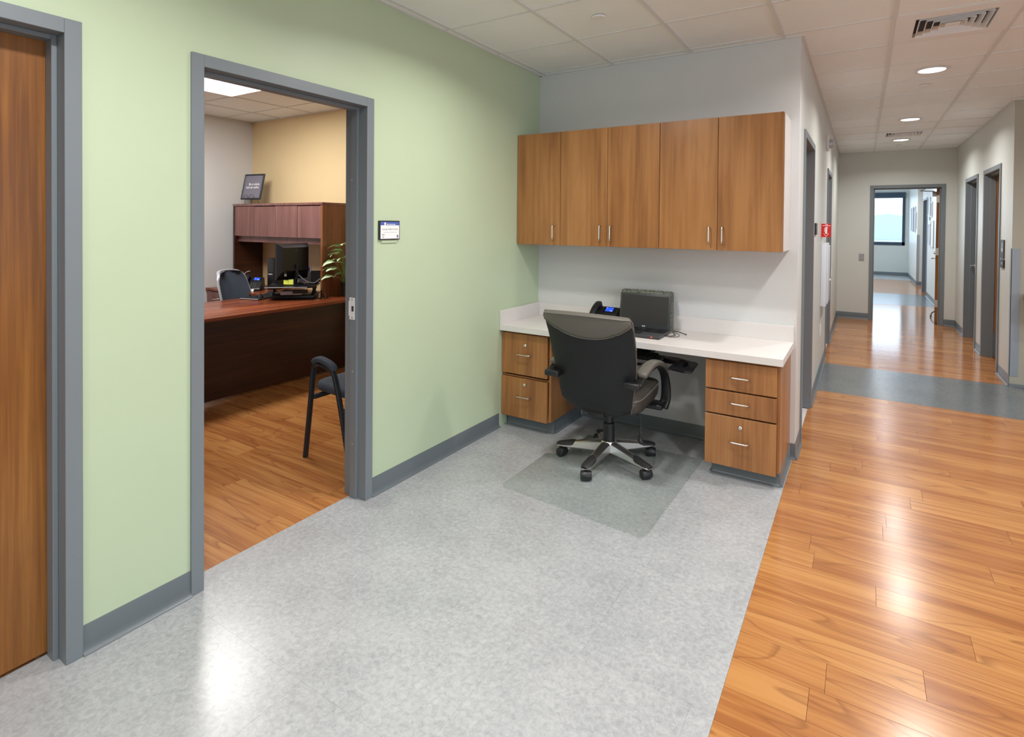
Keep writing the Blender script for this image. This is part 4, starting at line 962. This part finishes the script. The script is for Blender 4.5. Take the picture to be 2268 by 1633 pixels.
for z0, z1 in ((.41, .715), (.06, .40)):
    b = B(); b.box((-4.098, -.497, z0), (-3.742, -.478, z1), .001, 1); d = obj('drawer', b, M['hutch'], t); b = B(); zc = z1-.07
    b.tube(catmull([(-3.98, -.497, zc), (-3.96, -.522, zc-.006), (-3.92, -.530, zc-.010), (-3.88, -.522, zc-.006), (-3.86, -.497, zc)], 5), .005, 8); obj('handle', b, M['steel'], d)
    b = B(); b.lathe((-3.77, -.497, z1-.03), [(.0001, -.004), (.008, -.004), (.009, 0), (.0001, 0)], 16, 'y'); obj('lock', b, M['steel'], d)
# hutch
hx0, hx1, hy0, hy1, hz1 = -3.94, -2.365, -.285, .075, 1.722
t = thing('desk_hutch', 'mahogany hutch with four flat doors above an open back', 'hutch', ((hx0+hx1)/2, -.1, DT))
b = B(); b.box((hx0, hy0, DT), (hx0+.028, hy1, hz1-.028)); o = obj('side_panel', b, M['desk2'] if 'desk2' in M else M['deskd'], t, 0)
b = B(); b.box((hx1-.028, hy0, DT), (hx1, hy1, hz1-.028)); M['sidew'] = wood('mahogany side painted lit', (.30, .12, .045), (.22, .08, .03), (.15, .05, .02), 2, .3, lines=.08, rnd=.05); obj('side_panel', b, M['sidew'], t, 0)  # light on this panel is put into its paler wood colour
b = B(); b.box((hx0-.004, hy0-.006, hz1-.028), (hx1+.004, hy1, hz1), .005, 2); obj('hutch_top', b, M['hutch'], t)
b = B(); b.box((hx0+.028, hy0+.04, 1.345), (hx1-.028, hy1, 1.365)); b.box((hx0+.028, hy0+.045, 1.285), (hx1-.028, hy0+.06, 1.345)); b.box((hx0+.028, hy1-.01, 1.365), (hx1-.028, hy1, hz1-.028)); obj('shelf', b, M['hutch'], t, 0)
n = 4; w = (hx1-hx0-.056)/n
for k in range(n): b = B(); b.box((hx0+.028+k*w+.003, hy0+.003, 1.352), (hx0+.028+(k+1)*w-.003, hy0+.022, hz1-(.036 if k in (1, 3) else .031)), .001, 1); obj('door', b, M['hutch'], t)
# framed saying on an easel
ex, ey = -3.79, -.165
t = thing('framed_print', 'square framed slate print with white lettering on top of the hutch', 'picture', (ex, ey, hz1+.055), math.radians(9))
TT = Matrix.Rotation(math.radians(-13), 4, 'X')
b = B(); q = .155
for lo, hi in (((-q, 0), (q, .018)), ((-q, .292), (q, .31)), ((-q, .018), (-q+.018, .292)), ((q-.018, .018), (q, .292))): b.box((lo[0], -.008, lo[1]), (hi[0], .010, hi[1]), .002, 1, mat=TT)
fr = obj('frame', b, M['tubeb'], t, local=True)
b = B(); b.box((-q+.018, -.002, .018), (q-.018, .004, .292), mat=TT); pr = obj('print', b, M['poster'], t, 0, local=True)
for s_, z_, xo in (('Be a voice', .186, .016), ('not an echo.', .148, 0)):
    text_mesh('lettering', s_, .041, M['ink'], pr, TT @ Matrix.Translation((xo, -.0025, z_)) @ Matrix.Rotation(PI/2, 4, 'X'), bold=.0006)
t = thing('display_easel', 'thin black wire easel holding the framed print', 'easel', (ex, ey, hz1), math.radians(9))
b = B()
for sg in (-1, 1):
    b.tube(catmull([(sg*.045+.02, -.06, .003), (sg*.045-.01, -.02, .05), (sg*.045-.02, .01, .06)], 5), .0025, 8)
    b.tube(catmull([(sg*.06, .07, .003), (sg*.05, .06, .07), (sg*.02, .055, .17)], 5), .0022, 8)
    b.tube(catmull([(sg*.005, -.022, .07), (sg*.02, -.028, .10), (sg*.05, -.022, .112), (sg*.08, -.024, .09), (sg*.085, -.03, .065), (sg*.05, -.024, .058), (0, -.020, .060)], 6), .0022, 8)
    b.tube([(sg*.05, -.025, .056), (sg*.055, .05, .06)], .0022, 8)
b.tube([(-.05, .05, .06), (.05, .05, .06)], .0022, 8)
obj('wire', b, M['tubeb'], t, 60, local=True)
# task chair behind the desk
t = thing('task_chair', 'slate mesh back office chair with a silver frame behind the mahogany desk', 'chair', (-3.05, -.62, 0), math.radians(-71))
b = B(); Rg = []
for z, hw, y in ((.55, .19, -.17), (.62, .205, -.20), (.75, .21, -.235), (.88, .20, -.275), (.96, .175, -.298), (.992, .14, -.308), (1.0, .09, -.31)):
    Rg.append([(u*hw, y+.05*abs(u)**2, z) for u in US]+[(u*hw, y+.05*abs(u)**2+.012, z) for u in reversed(US)])
b.loft(Rg); obj('mesh_back', b, M['meshf'], t, 50, local=True)
b = B(); out = [(-.15, -.19, .50)]+[(-hw*1.02, y+.05, z) for z, hw, y in ((.55, .19, -.17), (.62, .205, -.20), (.75, .21, -.235), (.88, .20, -.275), (.96, .175, -.298))]+[(-.10, -.30, 1.005), (.10, -.30, 1.005)]+[(hw*1.02, y+.05, z) for z, hw, y in reversed(((.55, .19, -.17), (.62, .205, -.20), (.75, .21, -.235), (.88, .20, -.275), (.96, .175, -.298)))]+[(.15, -.19, .50)]
b.tube(catmull(out, 5, True), .011, 10, flat=(.016, .009, 2)); obj('back_frame', b, M['silver'], t, 50, local=True)
b = B(); b.box((-.22, -.20, .43), (.22, .22, .50), .03, 4); obj('seat', b, M['fabric'], t, 50, local=True)
b = B(); b.tube([(0, -.20, .52), (0, -.22, .44), (0, -.05, .40)], .02); b.lathe((0, 0, 0), [(.0001, .08), (.03, .08), (.03, .40), (.0001, .40)], 20); obj('gas_lift', b, M['black'], t, local=True)
for k in range(5):
    d = arm_dir(20+72*k); b = B(); b.tube([d*.02+Vector((0, 0, .11)), d*.16+Vector((0, 0, .10)), d*.29+Vector((0, 0, .07))], [.022, .018, .013], 10); b.cyl(d*.29+Vector((-d.y, d.x, 0))*.02+Vector((0, 0, .03)), d*.29-Vector((-d.y, d.x, 0))*.02+Vector((0, 0, .03)), .029, n=18); b.cyl(d*.29+Vector((0, 0, .03)), d*.29+Vector((0, 0, .075)), .008, n=10); obj('base_arm', b, M['silver'], t, local=True)
phone('black desk phone on the credenza beside the computer tower', (-3.45, -.33, DT), math.radians(38), card=True)
# tower
t = thing('computer_tower', 'slim black computer tower under the hutch', 'computer', (-3.36, -.09, DT), math.radians(12))
b = B(); b.box((-.05, -.12, 0), (.05, .10, .355), .004, 2); obj('case', b, M['black'], t, local=True)
b = B()
for k in range(14): b.box((-.038, -.1225, .20+k*.010), (.038, -.1205, .205+k*.010))
o = obj('grille', b, M['bezel'], t, 0, local=True)
text_mesh('lettering', 'Lenovo', .02, M['ink'], t, Matrix.Translation((-.005, -.1205, .178)) @ Matrix.Rotation(PI/2, 4, 'X'), bold=.0005)
b = B(); b.box((-.042, -.1222, .015), (-.004, -.1205, .045)); b.box((.0, -.1222, .018), (.02, -.1205, .04)); obj('sticker', b, M['bluep'], t, 0, local=True)
# sit stand riser: width axis runs towards the yellow wall
rz = math.radians(97)
t = thing('desk_riser', 'black sit stand riser platform on the mahogany desk', 'desk riser', (-2.58, -.455, DT), math.radians(43))
b = B(); b.prism([(-.21, -.12), (.21, -.12), (.21, .20), (-.21, .20)], 'z', .0, .035, bev=.006); obj('riser_base', b, M['black'], t, local=True)
b = B(); b.prism([(-.23, -.25), (.17, -.25), (.225, -.20), (.235, .10), (.18, .23), (-.16, .26), (-.23, .20)], 'z', .120, .138, bev=.006); pf_ = obj('top_platform', b, M['blackg'], t, local=True)
b = B(); b.tube([(-.225, -.252, .129), (.165, -.252, .129)], .004, 8); o = obj('edge_strip', b, M['silver'], pf_, local=True)
for sg in (-1, 1):
    b = B(); b.tube([(sg*.19, -.10, .03), (sg*.19, .12, .12)], .012, 8, flat=(.016, .006, 4)); b.tube([(sg*.19, .14, .03), (sg*.19, -.10, .12)], .012, 8, flat=(.010, .006, 4)); obj('lift_arm', b, M['bezel'], t, local=True)
b = B(); b.box((-.1, -.17, .045), (.1, .0, .085), .005, 1); b.box((-.16, -.13, .06), (.0, -.10, .072), .003, 1); obj('gas_spring', b, M['silver'], t, local=True)
b = B(); b.box((.02, -.2, .065), (.16, -.17, .10), .004, 1); obj('clamp', b, M['black'], t, local=True)
# mouse tray of the riser and mouse
t2 = thing('mouse_pad', 'black mouse pad on the mahogany desk before the mesh chair', 'mouse pad', (-2.815, -.70, DT), math.radians(17))
b = B(); b.box((-.12, -.12, 0), (.11, .12, .012), .005, 2); obj('pad', b, M['black'], t2, local=True)
b = B(); b.tube([(-.11, -.121, .008), (.10, -.121, .008)], .004, 8); obj('edge_strip', b, M['silver'], t2, local=True)
b = B(); Rg = []
for k in range(9):
    f = k/8; y = -.055+.11*f; w_ = .031*math.sin(PI*(.12+.76*f))**.5; h_ = .036*math.sin(PI*(.08+.8*f))**.7
    Rg.append([(w_*math.cos(a), y, max(0, h_*math.sin(a))) for a in [PI*q_/10 for q_ in range(11)]])
b.loft(Rg); o = obj('computer_mouse', b, M['blackg']); o.location = (-2.78, -.70, DT+.012); o.rotation_euler = (0, 0, 1.2); tag(o, 'dark mouse on the mouse pad beside the riser', 'mouse')
t = thing('keyboard', 'black keyboard lying behind the mouse pad on the mahogany desk', 'keyboard', (-2.93, -.47, DT), math.radians(43))
b = B(); b.box((-.07, -.16, 0), (.04, .16, .02), .006, 2); obj('case', b, M['black'], t, local=True)
b = B()
for i in range(12):
    for j in range(3): b.box((-.055+j*.028, -.15+i*.025, .02), (-.055+j*.028+.024, -.15+i*.025+.021, .025))
o = obj('keys', b, M['rubber'], t, 0, local=True); o['kind'] = 'stuff'
# monitor, seen from behind
t = thing('computer_monitor', 'black monitor seen from behind on the riser', 'monitor', (-2.585, -.47, DT+.138), math.radians(92))
# local x runs along the width, -y is the back facing the doorway
b = B(); zt0, zt1 = .105, .412; hw = .185
def rr(w0, z0, z1, y): return [(-w0, y, z0), (w0, y, z0), (w0, y, z1), (-w0, y, z1)]
b.loft([rr(hw, zt0-.055, zt1, .03), rr(hw, zt0-.055, zt1, .012), rr(hw*.98, zt0-.03, zt1-.003, .0), rr(hw*.84, zt0+.03, zt1-.035, -.045), rr(hw*.82, zt0+.035, zt1-.040, -.050)]); bd = obj('housing', b, M['black'], t, 25, local=True)
b = B(); b.box((-hw+.012, .030, zt0-.01), (hw-.012, .032, zt1-.014)); obj('screen', b, M['screen'], bd, 0, local=True)
b = B(); b.box((-.012, -.0515, .335), (.018, -.050, .352), .0003, 1); b.box((-.14, -.047, .12), (-.115, -.0425, .145)) ; obj('badge', b, M['bezel'], bd, 0, local=True)
b = B(); b.box((-.125, -.034, .088), (-.10, -.030, .112)); o = obj('label_sticker', b, M['paper'], bd, 0, local=True)
b = B(); b.tube(catmull([(0, .0, .012), (0, -.035, .03), (0, -.045, .12), (0, -.045, .20)], 5), .02, 12, flat=(.03, .012, 3), up=(1, 0, 0)); obj('stand', b, M['black'], t, 50, local=True)
b = B(); b.lathe((0, -.01, 0), [(.0001, .0), (.10, 0), (.10, .006), (.085, .013), (.0001, .016)], 36); obj('stand_foot', b, M['blackg'], t, local=True)
# blue folder and small frame and notes behind the monitor
t = thing('file_holder', 'blue and grey document holder standing behind the monitor', 'file holder', (-2.66, -.27, DT+.138), math.radians(95))
b = B(); b.box((-.11, -.03, 0), (.06, -.025, .155), .002, 1, mat=Matrix.Rotation(-.15, 4, 'X')); obj('back_sheet', b, M['bluep'], t, local=True)
b = B(); b.box((-.11, -.034, 0), (.075, -.0305, .10), .001, 1, mat=Matrix.Rotation(-.15, 4, 'X')); b.box((.066, -.034, 0), (.075, -.0305, .17), .001, 1, mat=Matrix.Rotation(-.15, 4, 'X')); obj('holder', b, M['greyp'], t, local=True)
t = thing('small_frame', 'small black standing frame on the riser beside the hutch side', 'picture', (-2.56, -.21, DT+.138), math.radians(50))
b = B(); b.box((-.05, -.006, 0), (.05, .006, .12), .002, 1, mat=Matrix.Rotation(-.2, 4, 'X')); obj('frame', b, M['black'], t, local=True)
b = B(); b.prism([(.0, 0), (.07, 0), (.02, .09)], 'x', -.01, .01); obj('easel_back', b, M['black'], t, 0, local=True)
t = thing('sticky_notes', 'lime sticky notes on the riser below the monitor', 'notes', (-2.52, -.60, DT+.138), math.radians(55))
for k, (dx, an) in enumerate(((0, .5), (.05, -.1))):
    b = B(); b.box((dx-.022, -.02, .0), (dx+.022, -.017, .052), mat=Matrix.Rotation(-.7+k*.2, 4, 'X') @ Matrix.Rotation(an*.4, 4, 'Z')); obj('note', b, M['lime'], t, 0, local=True)
for i, (lb, pts, r, mm) in enumerate((('black cable looping from the monitor across the riser', [(-2.50, -.52, 1.06), (-2.44, -.46, .96), (-2.42, -.38, .915), (-2.43, -.28, .92), (-2.44, -.24, .94), (-2.42, -.235, .90)], .003, 'rubber'),
                                  ('pale cable looping over the edge of the riser', [(-2.52, -.46, .99), (-2.45, -.42, .93), (-2.40, -.36, .905), (-2.41, -.27, .94), (-2.42, -.235, .91), (-2.40, -.26, .80)], .003, 'silver'),
                                  ('tangled black cables hanging behind the riser onto the desk', [(-2.40, -.25, .89), (-2.37, -.30, .82), (-2.42, -.33, .765), (-2.34, -.36, .757), (-2.30, -.30, .757), (-2.36, -.26, .80), (-2.43, -.24, .86), (-2.36, -.22, .76), (-2.28, -.28, .757), (-2.24, -.36, .757)], .0035, 'rubber'))):
    b = B(); b.tube(catmull(pts, 7), r, 8); tag(obj('cable', b, M[mm], None, 60), lb, 'cable')
b = B(); b.tube(catmull([(-3.66, -.36, DT+.004), (-3.71, -.32, .85), (-3.70, -.28, .93), (-3.66, -.25, .95)], 6), .004, 8); tag(obj('cable', b, M['silver'], None, 60), 'curved pale cable rising left of the credenza phone' if 0 else 'curved pale cable rising beside the credenza phone', 'cable')
# potted plant
px_, py_ = -2.235, -.075
t = thing('potted_plant', 'variegated leafy plant in a black ribbed pot on the mahogany desk', 'plant', (px_, py_, DT))
b = B(); b.lathe((px_, py_, DT), [(.0001, 0), (.042, 0), (.046, .01), (.064, .135), (.070, .140), (.070, .15), (.062, .15), (.058, .132), (.0001, .132)], 28); obj('pot', b, M['pot'], t, 30)
b = B(); b.lathe((px_, py_, DT), [(.0001, .130), (.058, .130), (.055, .139), (.0001, .146)], 20); obj('gravel', b, M['soil'], t, 30)
def leaf_mesh(L, W, droop, fold, n=12):
    me = bpy.data.meshes.new('leaf'); V, F, UV = [], [], []
    for i in range(n+1):
        f = i/n; w = W*math.sin(PI*min(1, f**.8))**.85*(1-.25*f)+.0015; an = -droop*f
        y = L*(math.sin(droop*f)/max(droop, .01)) if droop else L*f; z = -L*(1-math.cos(droop*f))/max(droop, .01)
        for u in (-1, -.5, 0, .5, 1): V.append((u*w, y, z+abs(u)*w*fold+.003*math.sin(f*14+u*2))); UV.append(((u+1)/2, f))
    for i in range(n):
        for j in range(4): a_ = i*5+j; F.append((a_, a_+1, a_+6, a_+5))
    me.from_pydata(V, [], F); uv = me.uv_layers.new(name='UVMap')
    for lp_ in me.loops: uv.data[lp_.index].uv = UV[lp_.vertex_index]
    me.materials.append(M['leaf']); me.shade_smooth(); return me
LM = [leaf_mesh(.165, .043, 1.1, .3), leaf_mesh(.14, .038, .8, .25), leaf_mesh(.12, .032, 1.4, .35)]
rnd = random.Random(4)
# direction towards the doorway's left in the picture is (-.59,-.81)
LV = [(-.075, -.16, .07, 0), (-.085, -.13, .15, 0), (-.06, -.15, .22, 0), (-.05, -.10, .29, 1), (-.03, -.05, .33, 1), (-.06, -.09, .24, 2), (-.02, -.09, .37, 0), (.01, -.04, .40, 1), (.04, .01, .36, 0), (-.04, -.13, .16, 1), (-.02, -.06, .10, 2), (.03, -.09, .26, 1), (.08, -.04, .22, 0), (.06, .02, .18, 2), (-.03, .03, .28, 2), (.03, .05, .30, 1), (.09, .0, .30, 1), (-.05, -.02, .20, 1), (.0, -.12, .31, 0), (-.07, -.06, .31, 1)]
for x, y, z, k in LV:
    base = Vector((px_+x*.25, py_+y*.25, DT+.14)); tip = Vector((px_+x*.8, py_+y*.8, DT+.14+z)); mid = (base+tip)/2+Vector((x*-.1, y*-.1, .015))
    b = B(); b.tube(catmull([base, mid, tip], 6), [.0035]*6+[.003]*6+[.0022], 7); obj('stem', b, M['stem'], t, 60)
    o = bpy.data.objects.new('leaf', LM[k]); COL.objects.link(o); o.parent = t; o.location = tip-Vector((px_, py_, DT))
    yaw = math.atan2(y+rnd.uniform(-.03, .0), x+rnd.uniform(-.02, .03))-PI/2
    o.rotation_euler = (rnd.uniform(.1, .5), rnd.uniform(-.5, .5), yaw); s_ = rnd.uniform(.8, 1.0); o.scale = (s_*1.15, s_, s_)
# ---- guest chair
t = thing('guest_chair', 'slate upholstered guest chair with padded arms and dark tube legs', 'chair', (-.5, -1.44, 0))
def side(y):
    pts = catmull([(-.742, y, 0), (-.715, y, .20), (-.686, y, .42), (-.668, y, .56), (-.652, y, .603), (-.61, y, .620), (-.51, y, .603), (-.476, y, .582), (-.446, y, .51), (-.395, y, .32), (-.355, y, .15), (-.322, y, .006)], 5)
    return pts
for y in (-1.72, -1.17):
    b = B(); b.tube(side(y), .02, 16, flat=(.0105, .017, 4), up=(0, 1, 0)); fr = obj('leg_frame', b, M['tubeb'], t, 50)
    b = B(); pp = catmull([(-.655, y, .618), (-.642, y, .640), (-.60, y, .652), (-.54, y, .642), (-.495, y, .626), (-.462, y, .598)], 6); Rg = []; m = len(pp)
    for i, p in enumerate(pp):
        dd = (pp[min(i+1, m-1)]-pp[max(i-1, 0)]).normalized(); nn = Vector((0, 1, 0)).cross(dd).normalized(); e = min(1, math.sin(PI*i/(m-1))*2.6+.15)
        Rg.append([p+Vector((0, 1, 0))*sup(2*PI*(q+.5)/18, 3)[0]*.026*e**.6+nn*sup(2*PI*(q+.5)/18, 3)[1]*.019*e**.6 for q in range(18)])
    b.loft(Rg); obj('arm_pad', b, M['fabric'], t, 60)
b = B(); b.box((-.695, -1.71, .385), (-.665, -1.18, .412), .003, 1); b.box((-.42, -1.71, .335), (-.39, -1.18, .362), .003, 1); b.box((-.69, -1.60, .395), (-.28, -1.575, .42), .003, 1); b.box((-.69, -1.315, .395), (-.28, -1.29, .42), .003, 1); obj('crossbar', b, M['tubeb'], t)
b = B(); Rg = []
for z, k in ((.418, .9), (.425, .985), (.445, 1.), (.468, .985), (.480, .93), (.487, .7), (.489, .02)):
    ring = []
    for i in range(40):
        a_, c_ = sup(2*PI*i/40, 8); x = a_*.25*k; ring.append((-.475+x, -1.445+c_*.232*k, z-.05*x))
    Rg.append(ring)
b.loft(Rg); obj('seat', b, M['fabric'], t, 60)
b = B(); b.box((-.235, -1.66, .58), (-.195, -1.23, .92), .018, 3, mat=None); obj('backrest', b, M['fabric'], t, 50)
b = B()
for y in (-1.60, -1.29): b.tube(catmull([(-.36, y, .41), (-.26, y, .43), (-.215, y, .50), (-.205, y, .62)], 5), .010, 10)
obj('back_support', b, M['tubeb'], t, 50)
# baseboard office
b = B(); cove(b, (OX, -5.1), (OX, OY), (1, 0)); cove(b, (OX, OY), (-TH, OY), (0, -1)); struct('baseboard_office', b, M['base'], smooth=30)

# ================================================================ OUTSIDE THE FAR WINDOW
b = B(); b.box((-60, 17.8, -3.6), (70, 120, -3.5)); struct('ground', b, M['outside'])
t = thing('neighbour_building', 'pale low building with a shallow gable roof beyond the window', 'building', (3, 62, -3.5))
y0 = 62
b = B(); b.prism([(-9, -3.5), (14, -3.5), (14, .29), (-9, .29)], 'y', y0, y0+20); obj('wall', b, M['outside'], t, 0)
b = B(); b.prism([(-16, .3), (24, .3), (4.3, 2.85)], 'y', y0-.02, y0+20.5); obj('roof', b, M['roofp'], t, 0)
b = B(); b.box((-9, y0-.6, -.3), (14, y0, .1)); obj('canopy', b, M['roofp'], t, 0)
for xa in (-6, 0.2, 5.2, 9.5): b = B(); b.box((xa, y0-.08, -2.6), (xa+2.0, y0+.02, -.8)); obj('window', b, M['roofp'], t, 0)
